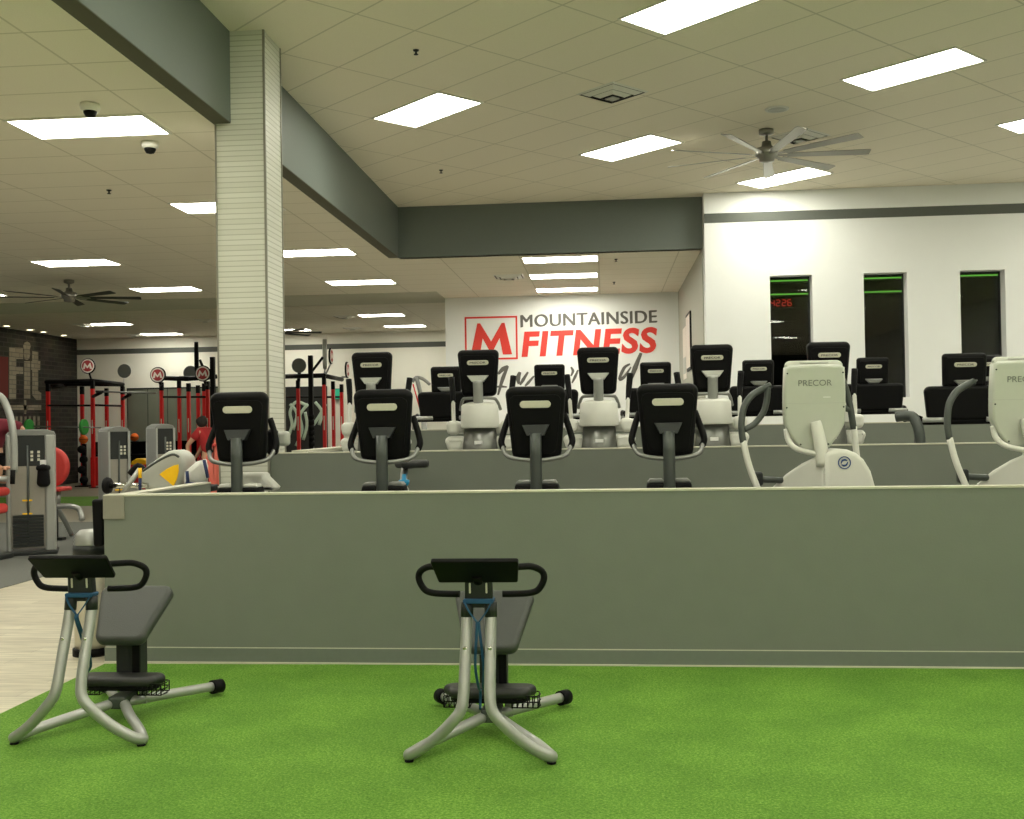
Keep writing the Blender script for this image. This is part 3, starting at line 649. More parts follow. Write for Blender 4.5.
def exercise_bike(x, label, saddle_z, saddle_x=0, white=False):
    t = thing('exercise_bike', label, 'exercise bike', (x,7.9,F1), 0, 'exercise bikes behind the front half wall')
    mx = console(t, .44, .365, .535, 1.215, 0, .225, .052, .14, False, .1, .10)
    MB().add([(-.1,-.02,.035),(.1,-.02,.035),(.062,-.045,-.045),(-.062,-.045,-.045),(-.1,.03,.035),(.1,.03,.035),(.062,.03,-.045),(-.062,.03,-.045)],
             [(0,1,2,3),(4,7,6,5),(0,4,5,1),(1,5,6,2),(2,6,7,3),(3,7,4,0)], False, T(0,-.075,1.165)).build('bracket', M['darkgrey'], t, .004)
    MB().tube([(0,-.10,1.14),(0,-.10,.6),(0,-.06,.32)], .043, 18, 3).build('post', M['postgrey'], t)
    MB().tube([(-.252,.03,1.06),(-.235,-.02,1.0),(-.19,-.06,.965),(-.07,-.085,.945),(.07,-.085,.945),(.19,-.06,.965),(.235,-.02,1.0),(.252,.03,1.06)], .0165, 12, 5).build('handlebar', M['silver2'], t)
    for s in (-1, 1):
        MB().tube([(s*.246,.02,1.03),(s*.262,.03,1.075),(s*.248,.05,1.14),(s*.222,.07,1.22),(s*.20,.075,1.28)], .024, 10, 4).build('grip', M['rubber'], t)
        q = MB().slab(rrect(.13,.14,.075,.022,4), .17, .02, T(s*.093,-.02,.735)).build('pedal', M['rubber'], t)
        MB().slab(rrect(.10,.12,.03,.012,4), .13, .008, T(s*.093,-.03,.782)).build('toe_cover', M['white_plastic'] if white else M['midgrey'], q)
        MB().tube([(s*.09,.05,.72),(s*.075,.22,.45)], .016, 8).build('crank', M['darkgrey'], q)
    bd = [(-.14,.06),(.62,.06),(.66,.18),(.5,.36),(.42,.5),(.25,.66),(.02,.6),(-.1,.42),(-.18,.2)]
    MB().slab(bd, .14, .03, Matrix(((0,1,0,0),(1,0,0,.05),(0,0,1,0),(0,0,0,1))), 4).build('body', M['white_plastic'] if white else M['midgrey'], t)
    for y in (-.2, .72): MB().tube([(-.27,y,.035),(.27,y,.035)], .034, 12).build('stabiliser', M['darkgrey'], t)
    MB().tube([(0,.5,.36),(saddle_x*.4,.66,saddle_z-.03)], .03, 12).build('seat_post', M['silver2'], t)
    sh = [(-.13,.06),(-.14,.12),(-.06,.145),(0,.12),(.06,.145),(.14,.12),(.13,.06),(.06,-.04),(.03,-.16),(-.03,-.16),(-.06,-.04)]
    MB().slab(sh, .065, .025, T(saddle_x,.68,saddle_z) @ SWAP, 4).build('saddle', M['pad'], t)
    if white:
        MB().slab(rrect(.24,.40,.14,.03), .16, .03, T(.02,.2,.80)).build('white_cover', M['white_plastic'], t)
        MB().slab(rrect(.085,.085,.20,.03), .08, .03, T(.165,.25,1.10)).build('arm_rest', M['rubber'], t)
        MB().slab(rrect(.09,.09,.115,.03), .1, .03, T(.25,.26,1.125)).build('arm_cushion', M['lightgrey'], t)
    return t
exercise_bike(-2.725, 'black and white exercise bike in front of the tiled column, leftmost', .56, 0, True)
exercise_bike(-1.634, 'black exercise bike with its grey saddle showing, second from the column', .90, .06)
exercise_bike(-.505, 'black exercise bike in front of the big sign, third from the column', .56)
exercise_bike(.45, 'black exercise bike beside the white elliptical, fourth from the column', .56)
wb = thing('water_bottle', 'small bottle with bright blue cap beside the second bike', 'bottle', (at(404,480,8.25).x,8.25,F1))
MB().lathe([(0,0),(.036,0),(.038,.01),(.038,.40),(.02,.44),(0,.44)]).build('bottle_body', M['lightgrey'], wb)
MB().lathe([(0,.43),(.03,.43),(.042,.45),(.042,.475),(.02,.48),(.014,.52),(0,.52)]).build('cap', mat('bright_blue_cap', rgb(20,140,190), .4), wb)
wb.location.z = F1+.315; 
tag(MB().bb(-1.55,-1.40,8.15,8.42,0,.315).build('step_box', M['darkgrey'], None, .01, (0,0,F1)), 'small dark step box under the bottle behind the front half wall', 'box')
# ------------------------------------------------------------------ cross trainers of the second tier
def cross_trainer(loc, label):
    t = thing('cross_trainer', label, 'cross trainer', loc, 0, 'cross trainers on the second tier')
    console(t, .385, .33, .435, 1.49, 0, .20, .044, .10, True, .1, .10)
    MB().add([(-.1,-.02,.03),(.1,-.02,.03),(.055,-.03,-.03),(-.055,-.03,-.03),(-.1,.03,.03),(.1,.03,.03),(.055,.03,-.03),(-.055,.03,-.03)],
             [(0,1,2,3),(4,7,6,5),(0,4,5,1),(1,5,6,2),(2,6,7,3),(3,7,4,0)], False, T(0,-.075,1.435)).build('bracket', M['lightgrey'], t, .004)
    MB().tube([(0,-.085,1.42),(0,-.075,1.32),(0,-.05,1.18)], .046, 16, 3).build('neck', M['silver'], t)
    MB().tube([(-.19,.10,1.15),(-.16,.02,1.235),(-.11,-.04,1.255),(.11,-.04,1.255),(.16,.02,1.235),(.19,.10,1.15)], .015, 10, 4).build('cradle_bar', M['silver2'], t)
    MB().lathe([(0,.125),(.10,.12),(.16,.10),(.172,.085),(.182,-.11),(.178,-.12),(.15,-.122)], (0,.04,1.10), 32).build('drum', M['white_plastic'], t)
    cl = MB().lathe([(.19,.0),(.188,.3),(.178,.62),(.166,.75),(.146,.98)], (0,.06,.04), 32).build('column', M['column_steel'], t)
    MB().slab(rrect(.075,.075,.032,.006), .006, .002, T(0,-.118,.845)).build('logo_plate', M['label_white'], cl)
    MB().slab(rrect(.42,.42,.06,.02), .5, .02, T(0,.1,.70)).build('lower_cover', M['white_plastic'], t)
    MB().bb(-.3,.3,-.2,1.5,0,.09).build('base_frame', M['darkgrey'], t, .02)
    for s in (-1, 1):
        MB().tube([(s*.13,.08,.97),(s*.27,.08,.97)], .045, 14).build('pivot_arm', M['white_plastic'], t)
        j = MB().slab(rrect(.13,.12,.13,.045,5), .15, .04, T(s*.255,.08,.985), 4).build('joint_cover', M['white_plastic'], t)
        MB().slab(rrect(.20,.17,.14,.05,5), .17, .045, T(s*.235,.1,.835), 4).build('lower_joint', M['white_plastic'], j)
        MB().tube([(s*.24,.12,.80),(s*.24,.14,.3),(s*.2,.3,.09)], .03, 10).build('side_strut', M['lightgrey'], t)
        h = MB().tube([(s*.255,.10,1.0),(s*.268,.17,1.15),(s*.275,.22,1.25)], .019, 10, 3).build('handle', M['white_plastic'], t)
        MB().tube([(s*.273,.21,1.22),(s*.285,.26,1.34),(s*.30,.29,1.47)], [.022,.028,.03], 12, 3).build('grip', M['rubber'], h)
        MB().tube([(s*.2,.12,.78),(s*.2,.9,.35)], .022, 10).build('pedal_arm', M['lightgrey'], t)
        MB().slab(rrect(.15,.15,.38,.05), .05, .015, T(s*.2,1.0,.33) @ SWAP).build('footplate', M['rubber'], t)
    return t
ct = cross_trainer((at(372.5,360,10).x,10.0,F2), 'cross trainer nearest the column on the second tier, behind the second bike')
for px_, lb in ((478.5,'cross trainer directly below the red logo letter of the sign wall'),(598,'cross trainer in front of the red lettering, between third and fourth bikes'),
                (711.5,'cross trainer at the corner of the grey side wall, before the white wall'),(828,'cross trainer behind the nearer white elliptical, left of the middle window')):
    dup(ct, (at(px_,360,10).x,10.0,F2), lb)
# ------------------------------------------------------------------ treadmills
def treadmill(loc, label, group='treadmills on the top tier'):
    t = thing('treadmill', label, 'treadmill', loc, 0, group)
    console(t, .345, .335, .30, 1.395, 0, .175, .04, .055, True, .12, .09)
    MB().slab(rrect(.18,.11,.05,.008), .05, .01, T(0,-.05,1.285)).build('bracket', M['midgrey'], t)
    MB().slab(rrect(.64,.60,.30,.05,5), .10, .03, T(0,-.02,1.11) @ RX(.08), 4).build('hood_panel', M['black'], t)
    MB().tube([(-.36,-.01,.95),(.36,-.01,.95)], .028, 12).build('cross_bar', M['black'], t)
    for s in (-1, 1):
        MB().tube([(s*.15,-.06,.965),(s*.34,-.06,.965)], .022, 10).build('bar_cover', M['silver'], t)
        MB().tube([(s*.36,-.01,.95),(s*.375,.03,.6),(s*.385,.12,.1)], .034, 12, 3).build('upright', M['silver2'], t)
        MB().tube([(s*.34,.02,.98),(s*.37,.2,1.0),(s*.37,.55,.97)], .022, 10, 3).build('handrail', M['rubber'], t)
    MB().slab(rrect(.72,.72,.22,.06), .5, .05, T(0,.1,.13)).build('motor_cover', M['darkgrey'], t)
    d = MB().bb(-.38,.38,.3,2.1,.02,.16).build('deck', M['silver2'], t, .01)
    MB().bb(-.26,.26,.32,2.08,.155,.172).build('belt', M['rubber'], d)
    return t
YT = 12.1
td = treadmill((at(446,370,YT).x,YT,F3), 'treadmill at the left edge of the sign wall, leftmost of the top tier')
for px_, lb in ((549.5,'treadmill in front of the script lettering, between two cross trainers'),(655.5,'treadmill below the right end of the red lettering'),
                (758,'treadmill below the window nearest the corner'),(872.5,'treadmill below the middle window'),(985,'treadmill mostly hidden at the right, below the rightmost window')):
    dup(td, (at(px_,370,YT).x,YT,F3), lb)
t2 = dup(td, (at(964,370,9.95).x,9.95,F2), 'larger treadmill on the second tier behind the right white elliptical'); t2.scale = (1.12,.74,1.02); t2['group'] = 'treadmill on the second tier'
p0, p1, p2, p3 = at(896,417,9.75), at(908,416,9.7), at(915,420,9.65), at(921,446,9.6)
tl = thing('handrail_stand', 'bent grey tube stand left of the larger treadmill', 'handrail', (p3.x,9.6,F2))
o_ = Vector((p3.x,9.6,F2))
MB().tube([p0-o_, p1-o_, p2-o_, p3-o_, Vector((.02,0,.02))], .045, 14, 4).build('tube', M['postgrey'], tl)
MB().lathe([(0,0),(.1,0),(.1,.02),(0,.02)], (.02,0,0)).build('foot', M['darkgrey'], tl)
am = thing('arm_machine', 'grey machine with slanted tube arms left of the leftmost treadmill', 'exercise machine', (at(420,400,14.5).x,14.5,F3)); o_ = Vector(am.location)
def q_(x, y): return at(x,y,14.5)-o_
MB().tube([q_(412.5,382), q_(416,377.5), q_(423,379), q_(430,384.5)], .022, 10, 4).build('handle', M['silver2'], am)
MB().tube([q_(416.5,377), q_(420.5,393), q_(425,411)], .03, 10, 2).build('arm', M['silver2'], am)
MB().tube([q_(413,384), q_(417,398), q_(420.5,411)], .01, 8).build('red_cable', M['red'], am)
p_ = q_(424,410); MB().tube([p_, Vector((p_.x,0,.05))], .04, 10).build('post', M['silver2'], am)
MB().bb(p_.x-.2,p_.x+.2,-.2,.35,0,.06).build('base', M['darkgrey'], am, .01)
# ------------------------------------------------------------------ white ellipticals of the first tier
def elliptical(loc, label):
    t = thing('elliptical', label, 'elliptical trainer', loc, 0, 'white ellipticals on the first tier')
    # console: a shield with a rounded top
    sh = [(-.205,.225),(-.17,.243),(0,.25),(.17,.243),(.205,.225),(.212,.05),(.212,-.09),(.205,-.17),(.165,-.25),(.10,-.335),(.03,-.36),(-.05,-.36),(-.11,-.335),(-.17,-.25),(-.207,-.17),(-.212,-.09),(-.212,.05)][::-1]
    mx = T(0,0,1.345) @ RX(.1)
    c = MB().slab(sh, .10, .02, mx, 4).build('console', M['console_grey'], t)
    MB().slab(capsule(.40,.085), .05, .02, mx @ T(0,.012,.235) @ RX(-.85), 4).build('top_cover', M['console_grey'], c)
    MB().slab(capsule(.20,.014), .004, .001, mx @ T(0,-.008,.262) @ RX(-.85)).build('vent_slot', M['lightgrey'], c)
    MB().slab(rrect(.42,.42,.003,.001), .1, .0005, mx @ T(0,-.0015,-.02)).build('seam', M['lightgrey'], c)
    for x, z in ((-.19,.19),(.19,.19),(-.195,-.05),(.195,-.05),(-.1,-.31),(.09,-.31)): MB().lathe([(0,-.002),(.006,-.002),(.006,.004),(0,.004)], n=8, mx=mx @ T(x,-.051,z) @ RX(PI/2)).build('screw', M['darkgrey'], c)
    MB().text('PRECOR', 1, .002, mx @ T(-.115,-.0515,.10), bold=.0, fit=(.23,.042)).build('lettering', M['midgrey'], c)
    MB().slab(rrect(.05,.05,.006,.002), .002, .0005, mx @ T(.08,-.051,.02)).build('small_mark', M['label_white'], c)
    MB().slab(rrect(.36,.36,.4,.03), .01, .004, mx @ T(0,.054,0)).build('screen', M['darkgrey'], c)
    MB().tube([(-.005,-.075,1.19),(.003,-.08,1.15),(.022,-.10,1.02),(.035,-.10,.88)], [.034,.041,.045,.048], 16, 3).build('post', M['white_plastic'], t)
    # front shroud: an arched front cover and a side panel that runs back
    pr = [(.035,.06),(.035,.955),(.07,.985),(.13,1.0),(.19,.995),(.25,.97),(.30,.925),(.345,.845),(.375,.73),(.39,.58),(.395,.4),(.395,.06)][::-1]
    s = MB().slab(pr, .30, .03, T(0,-.02,0), 4).build('front_shroud', M['white_plastic'], t)
    sd = [(0,.06),(0,.955),(-.08,.945),(-.18,.90),(-.30,.825),(-.41,.73),(-.49,.60),(-.53,.44),(-.53,.06)]
    MB().slab(sd, .07, .025, T(.06,-.11,0) @ RZ(-.66), 4).build('side_panel', M['white_plastic'], s)
    lg = MB(); mz = T(.165,-.172,.905)
    for k in range(24):
        a0, a1 = 2*PI*k/24, 2*PI*(k+1)/24
        lg.add([(math.cos(a)*rr, y, math.sin(a)*rr) for a in (a0,a1) for rr in (.037,.044) for y in (-.003,.001)], [(0,2,6,4),(1,5,7,3),(0,4,5,1),(2,3,7,6)], False, mz)
    for sg in (1, -1): lg.tube([(sg*-.022,0,sg*-.006),(sg*-.014,0,sg*.014),(sg*.004,0,sg*.02),(sg*.02,0,sg*.012)], [.003,.007,.008,.003], 6, 3, True, mz @ Matrix.Diagonal((1,.3,1,1)))
    lg.build('logo', M['blueink'], s)
    # moving arms
    for sx, pts_w, pts_g, loop in ((-1, [(-.30,-.10,.44),(-.37,-.08,.62),(-.46,-.04,.88),(-.495,-.01,1.06)], [(-.495,-.01,1.05),(-.505,0,1.16),(-.485,.02,1.29),(-.43,.05,1.375),(-.36,.09,1.42),(-.28,.12,1.455)], [(-.30,.11,1.44),(-.31,.1,1.35),(-.34,.08,1.26),(-.41,.04,1.18),(-.49,.0,1.14)]),
                                 (1, [(.355,.25,.5),(.355,.24,.78),(.335,.22,.96),(.32,.22,1.15)], [(.32,.22,1.13),(.295,.22,1.31),(.26,.22,1.45),(.225,.2,1.52),(.18,.16,1.53)], [(.18,.17,1.44),(.2,.19,1.35),(.25,.21,1.29),(.30,.22,1.27)])):
        a = MB().tube(pts_w, .023, 12, 4).build('arm', M['white_plastic'], t)
        g = MB().tube(pts_g, .024, 12, 4).build('grip', M['postgrey'], a); MB().tube(loop, .022, 12, 4).build('inner_grip', M['postgrey'], g)
    MB().tube([(-.19,.02,1.14),(-.18,.0,1.06),(-.13,-.05,1.0),(-.0,-.1,.965)], .02, 10, 4).build('lower_bar', M['white_plastic'], t)
    MB().tube([(-.40,.05,.80),(-.35,.05,.785),(-.12,.10,.77)], .024, 10, 2).build('link_bar', M['postgrey'], t)
    MB().slab(rrect(.07,.07,.1,.02), .08, .015, T(-.39,.06,.79)).build('link_joint', M['darkgrey'], t)
    MB().bb(-.30,.36,-.15,.82,0,.07).build('base_frame', M['darkgrey'], t, .015)
    for s_ in (-1, 1):
        MB().tube([(.02+s_*.17,.1,.4),(.02+s_*.17,.6,.3)], .025, 10).build('pedal_arm', M['postgrey'], t)
        MB().slab(rrect(.15,.15,.34,.05), .05, .015, T(.02+s_*.17,.62,.33) @ SWAP).build('footplate', M['rubber'], t)
    return t
e1 = elliptical((1.463,7.75,F1), 'white elliptical with blue round logo on its front shroud')
dup(e1, (2.885,7.78,F1), 'white elliptical cut off by the right edge of the view')
# ------------------------------------------------------------------ weight machines on the left
def weight_tower(loc, rz, wd, dp, h, label, stack=.42, fl=.06, fr=.13):
    t = thing('weight_machine', label, 'weight machine', loc, rz, 'weight stack machines')
    for s in (-1, 1):
        fw = fr if s > 0 else fl; o = MB().slab(rrect(fw, fw, h-.04, min(.03,fw*.45), 5), dp, .03, T(s*(wd/2-fw/2), dp/2, h/2+.01), 4).build('side_frame', M['silver'], t)
    x0, x1 = -wd/2+fl, wd/2-fr
    MB().slab([(-wd/2,-.03),(wd/2,-.03),(wd/2-.02,.02),(wd/2-.12,.05),(-wd/2+.1,.05),(-wd/2+.02,.01)][::1], dp*.96, .012, T(0,dp/2,h)).build('top_cap', M['midgrey'], t)
    hp = MB().bb(x0,x1,.02,.06,h*.73,h-.03).build('header_panel', M['darkgrey'], t, .006)
    mk = MB()
    for k in range(6):
        xx = x0+(x1-x0)*(.62+.2*(k % 2)); zz = h*.77+.05*(k//2); mk.bb(xx-.016,xx+.016,.014,.0195,zz,zz+.034)
    mk.build('pictograms', M['badge'], hp)
    MB().bb(x0,x1,.03,.04,.08,h*.73).build('shield', M['shield'], t)
    st = MB()
    for k in range(10): st.bb(x0+.02,x1-.02,.005,.028,.10+k*stack/10,.10+(k+.88)*stack/10)
    st.build('weight_stack', M['darkgrey'], t)
    MB().tube([((x0+x1)/2,.018,.1),((x0+x1)/2,.018,h*.9)], .014, 8).build('guide_rod', M['postgrey'], t)
    for zz in (h*.44,h*.33): MB().bb((x0+x1)/2-.07,(x0+x1)/2+.05,.008,.016,zz,zz+.02).build('weight_pin', M['yellow'], t)
    MB().bb(-wd/2-.03,wd/2+.02,-.1,dp+.2,0,.05).build('base', M['darkgrey'], t, .012)
    return t
YA = 13.6
pa = at(31,500,YA)
weight_tower((pa.x,YA,0.008), .45, .60, .24, 1.59, 'tall grey weight machine with a black pouch hanging on it, leftmost')
pb = at(119.5,480,15.6); weight_tower((pb.x,15.6,0.008), .92, .34, .33, 1.62, 'grey weight machine behind the end of the half wall, left of the yellow triangle', fl=.035, fr=.02)
pc = at(166,480,17.2); weight_tower((pc.x,17.2,0.008), .92, .34, .33, 1.66, 'grey weight machine above the yellow triangle, farther of two', fl=.035, fr=.02)
po = thing('pouch', 'black pouch with a white card hanging on the leftmost weight machine', 'pouch', at(43.5,474,YA-.02))
MB().slab(rrect(.14,.17,.30,.06,6), .11, .05, T(0,0,-.02), 4).build('pouch_body', M['rubber'], po)
MB().slab(rrect(.16,.16,.07,.03,6), .12, .03, T(0,-.005,.08), 4).build('flap', M['black'], po)
MB().bb(-.04,.04,-.012,.0,.10,.185).build('card', M['label_white'], po, 0)
# dip machine with kneeling pads at the left edge
dm = thing('dip_machine', 'curved grey arm and red kneeling pads of a machine at the left edge', 'weight machine', (at(-14,500,13.2).x,13.2,.008))
L0 = Vector(dm.location)
def la(x, y, Y): return at(x,y,Y)-L0
MB().tube([la(-6,393,13.1),la(2,398,13.1),la(8,410,13.1),(la(12,425,13.1)),la(14,445,13.1),la(14,472,13.1)], .044, 14, 4).build('arm', M['silver'], dm)
MB().tube([la(13,470,13.05),la(12.5,484,13.05)], .03, 10).build('handle', M['rubber'], dm)
MB().slab(rrect(.5,.5,.11,.05), .3, .045, T(*la(-14,492,13.2))).build('knee_pad', M['redpad'], dm)
MB().slab(rrect(.5,.5,.13,.05), .3, .045, T(*la(-16,509,13.1))).build('lower_pad', M['redpad'], dm)
MB().tube([la(-20,479,13.1),la(9,479,13.1)], .035, 10).build('grip_bar', M['silver'], dm)
MB().tube([la(-6,393,13.1),la(-22,400,13.2),(la(-24,440,13.2)),(la(-24,440,13.2).x,0,0)], .06, 12, 3).build('post', M['silver'], dm)
MB().bb(-.3,.3,-.35,.12,0,.06).build('foot_frame', M['darkgrey'], dm, .01)
MB().tube([(0,0,.06),(0,0,.80)], .04, 10).build('pad_post', M['postgrey'], dm)
# grey plate-loaded machine with the yellow triangle
YG = 9.9
gm = thing('leg_machine', 'grey machine with a yellow triangle behind the end of the half wall', 'weight machine', (at(160,470,YG).x,YG,0)); G0 = Vector(gm.location)
def lg(x, y, Y=YG): return at(x,y,Y)-G0
def poly(pts): return [(lg(*p).x, lg(*p).z) for p in pts]
MB().slab(poly([(142.5,472),(150,465),(160,457.5),(170,451),(175,450),(180,451.6),(185,457),(187,464),(185,477),(182,487),(175,491),(160,492),(147,489),(142.5,482)]), .34, .05, T(0,.1,0), 4).build('shroud', M['lightgrey'], gm)
MB().tube([lg(143,471,9.74),lg(158,461,9.72),lg(172,454.5,9.72),lg(179,457,9.72)], .012, 8, 4).build('groove', M['postgrey'], gm)
MB().slab(poly([(162.5,474),(170,468.5),(177,465),(181.5,464),(181.8,471),(180,479),(176.8,486),(172,482)]), .012, .004, T(0,-.072,0)).build('yellow_panel', M['yellow'], gm)
MB().tube([lg(105,485.5,9.8),lg(148,485.5,9.8)], .026, 12).build('axle', M['chrome'], gm)
MB().lathe([(0,-.02),(.07,-.02),(.08,0),(.07,.03),(0,.03)], mx=T(*lg(107,485.5,9.8)) @ RY(PI/2)).build('end_disc', M['rubber'], gm)
MB().tube([lg(121,496,9.65),lg(132,480,9.7),lg(140,469,9.75)], .024, 10).build('lever', M['silver'], gm)
MB().tube([lg(140,468,9.7),lg(140,478,9.7)], .016, 10).build('yellow_grip', M['yellow'], gm); MB().tube([lg(140,478,9.7),lg(140,490,9.7)], .014, 10).build('blue_pin', M['navy'], gm)
MB().tube([lg(130,474,9.9),lg(138,466,9.9),lg(146,472,9.9)], .03, 10, 4).build('pulley', M['rubber'], gm)
zb = lg(160,492).z
MB().bb(-.32,.30,-.05,.25,0,.06).bb(-.06,.06,.04,.16,.06,zb+.05).bb(-.30,-.22,-.05,.1,.06,lg(130,486,9.8).z).build('frame', M['silver'], gm, .008)
MB().slab(rrect(.36,.36,.06,.025), .3, .02, T(*(lg(196,488.3,9.75)))).build('seat_pad', M['rubber'], gm)
MB().bb(lg(196,487,9.75).x-.04,lg(196,487,9.75).x+.04,-.15,-.05,0,lg(196,487.5,9.75).z).build('seat_post', M['silver'], gm)
# cloth and padded bench beside it
cl = MB(); n1 = [(185.5,485),(186,472),(190,467),(197,462),(205,459),(207.5,466),(207,484)]
C0 = at(197,474,9.75); pts = [((at(x,y,9.75)-C0).x, (at(x,y,9.75)-C0).z) for x, y in n1]
cl.slab(pts, .15, .06, None, 4)
random.seed(3); cl.v = [(x+random.uniform(-.006,.006), y+random.uniform(-.008,.008), z+random.uniform(-.006,.006)) for x, y, z in cl.v]
ch = thing('cloth_bundle', 'white cloth bundle with navy edges right of the yellow triangle', 'cloth', C0)
cl.build('cloth', M['cloth'], ch)
for a, b in (((204,460),(208,478)),((186,483),(206,485)),((187,471),(188,484))):
    MB().tube([at(*a,9.62)-C0, at(*b,9.62)-C0], .016, 8).build('navy_edge', M['navy'], ch)
bn = thing('padded_bench', 'tall pale red padded bench half hidden behind the leftmost bike', 'bench', (at(214,470,10.3).x,10.3,0)); B0 = Vector(bn.location)
pts = [((at(x,y,10.3)-B0).x, (at(x,y,10.3)-B0).z) for x, y in ((212.5,437),(215,435),(218,438),(223,488),(212,488),(204.5,463))]
MB().slab(pts, .09, .04, None, 4).build('back_pad', M['pinkpad'], bn)
MB().slab(rrect(.22,.22,.025,.01), .1, .004, T(*(at(214.5,445,10.27)-B0)) @ Matrix.Diagonal((.24,1,1,1))).build('red_band', M['redpad'], bn)
MB().slab(rrect(.3,.3,.08,.035), .4, .03, T(0,.1,1.0)).build('seat_pad', M['pinkpad'], bn)
MB().bb(-.04,.04,.02,.12,0,1.1).bb(-.3,.3,-.06,.3,0,.05).build('frame', M['silver'], bn, .008)
# bench with a big round red pad behind the leftmost machine
rb = thing('red_bench', 'big round red pad on bent silver legs behind the leftmost weight machine', 'bench', (at(56,505,15.4).x,15.4,0.008)); R0 = Vector(rb.location)
MB().slab(circle(.30,28,.95,1.0), .12, .05, T(*(at(51,467,15.4)-R0)) @ RY(.08), 4).build('round_pad', M['redpad'], rb)
MB().slab(rrect(.34,.34,.06,.025), .4, .025, T(*(at(55,489,15.4)-R0))).build('seat', M['redpad'], rb)
MB().tube([at(58,491,15.4)-R0, at(57,500,15.4)-R0, at(56,507,15.4)-R0], .05, 12).build('post', M['silver2'], rb)
MB().tube([at(50,507,15.35)-R0, at(64,506,15.3)-R0, at(75,507,15.3)-R0, at(80,511,15.3)-R0, at(82,520,15.25)-R0], .04, 12, 4).build('leg', M['silver'], rb)
MB().lathe([(0,0),(.09,0),(.09,.03),(0,.03)], ((at(82,520,15.25)-R0).x, -.15, .0)).build('foot', M['silver'], rb)
MB().tube([(0,0,.5),(-.02,.3,.25),(-.02,.5,.03)], .04, 12, 3).build('rear_leg', M['silver'], rb)
MB().bb(-.12,.12,-.06,.06,0,.04).tube([(0,0,.03),(0,0,.5)], .03).build('centre_leg', M['darkgrey'], rb)
# wipes dispenser and box at the end of the front half wall
wd = thing('wipes_dispenser', 'beige cylinder stand with a paper roll at the end of the half wall', 'dispenser', (at(92,600,7.52).x,7.52,0))
MB().lathe([(0,0),(.135,0),(.135,.05),(.125,.055),(0,.055)]).build('base_ring', M['black'], wd)
MB().lathe([(.0,.05),(.118,.05),(.122,.10),(.122,.73),(0,.73)]).build('body', mat('beige_metal', rgb(196,190,170), .4, .2), wd)
MB().lathe([(0,.72),(.127,.72),(.127,.79),(0,.79)]).build('band', M['darkgrey'], wd)
MB().lathe([(0,.785),(.118,.785),(.122,.80),(.116,.815),(.12,.83),(.111,.845),(.112,.86),(.095,.88),(.08,.895),(.03,.90),(0,.895)]).build('paper_roll', M['silver'], wd)
bx = thing('sanitizer_box', 'narrow black box mounted on the end of the front half wall', 'dispenser', (-3.540,7.31,.965))
MB().slab(rrect(.088,.07,.33,.02,5), .10, .02, None, 4).build('box_body', M['black'], bx); MB().bb(.04,.055,-.03,.03,-.1,.1).build('bracket', M['darkgrey'], bx)
# ------------------------------------------------------------------ far racks
def m_disc(parent, c, r, yaw=0, grey=False, plain=None, th=.05):
    r *= 1.12 if not grey and not plain else 1; mx = T(*c) @ RZ(yaw)
    d = MB().slab(circle(r), th, .01, mx).build('sign_disc', M['black'] if not plain else M[plain], parent)
    if plain == 'darkgrey': d.data.materials[0] = M['disc_grey']
    if grey or plain: return d
    MB().slab(circle(r*.88), .006, .002, mx @ T(0,-.028,0)).build('disc_ring', M['disc_white'], d)
    q = MB().slab(circle(r*.72), .006, .002, mx @ T(0,-.033,0)).build('disc_face', M['disc_red'], d)
    flat_shape(MB(), [(x-.62*r, z-.38*r) for x, z in M_shape(1.24*r, .76*r)], .006, mx @ T(0,-.038,0)).build('disc_letter', M['disc_white'], d)
    return d
def rack(label, org, posts, beams, bars=()):
    O = Vector((at(*org).x, org[2], 0)); t = thing('power_rack', label, 'rack', O, 0, 'red racks along the far wall')
    for px_, ytop, Y in posts:
        p = at(px_,ytop,Y)-O
        u = MB().bb(p.x-.045,p.x+.045,p.y-.045,p.y+.045,0,p.z).build('upright', M['red'], t)
        MB().bb(p.x-.05,p.x+.05,p.y-.05,p.y+.05,p.z-.22,p.z+.02).build('bracket', M['black'], u)
        MB().bb(p.x-.014,p.x+.014,p.y-.049,p.y-.045,1.55,1.95).build('label_strip', M['badge'], u)
        MB().bb(p.x-.1,p.x+.1,p.y-.1,p.y+.1,0,.02).build('foot_plate', M['black'], u)
    for a, b, r in beams: MB().tube([at(*a)-O, at(*b)-O], r, 8).build('crossbeam', M['black'], t)
    return t, O
t, O = rack('red rack with a round red sign beside the dark brick wall', (85,480,30.5),
    [(48,384,30.3),(92.5,381,29.8),(64,388,32.3),(82,387,31.2),(106.5,389,32.3),(122.5,387,31.4)],
    [((46,382,30.3),(93,381,29.8),.065),((92,381,29.8),(123,384.5,31.4),.065),((64,384,32.2),(123,384.5,31.4),.06),((46,405.5,30.3),(93,405.5,29.8),.03),((92,405,29.8),(122,406,31.4),.03),((48,384,30.3),(64,386,32.3),.06)])
p = at(88,366,29.7)-O; m_disc(t, p, .20); MB().tube([p+Vector((.02,.03,-.19)), at(92,382,29.8)-O], .03, 8).build('sign_arm', M['black'], t)
p = at(124.5,371,31.3)-O; m_disc(t, p, .21, 0, False, 'darkgrey'); MB().tube([p+Vector((0,0,-.2)), at(123,384,31.4)-O], .02, 6).build('sign_arm', M['label_white'], t)
for a, b in (((93,396.5,29.7),(101,392.5,29.3)),((122.5,399,31.3),(130,394.5,30.9))): MB().tube([at(*a)-O, at(*b)-O], .05, 8).build('hook_arm', M['black'], t)
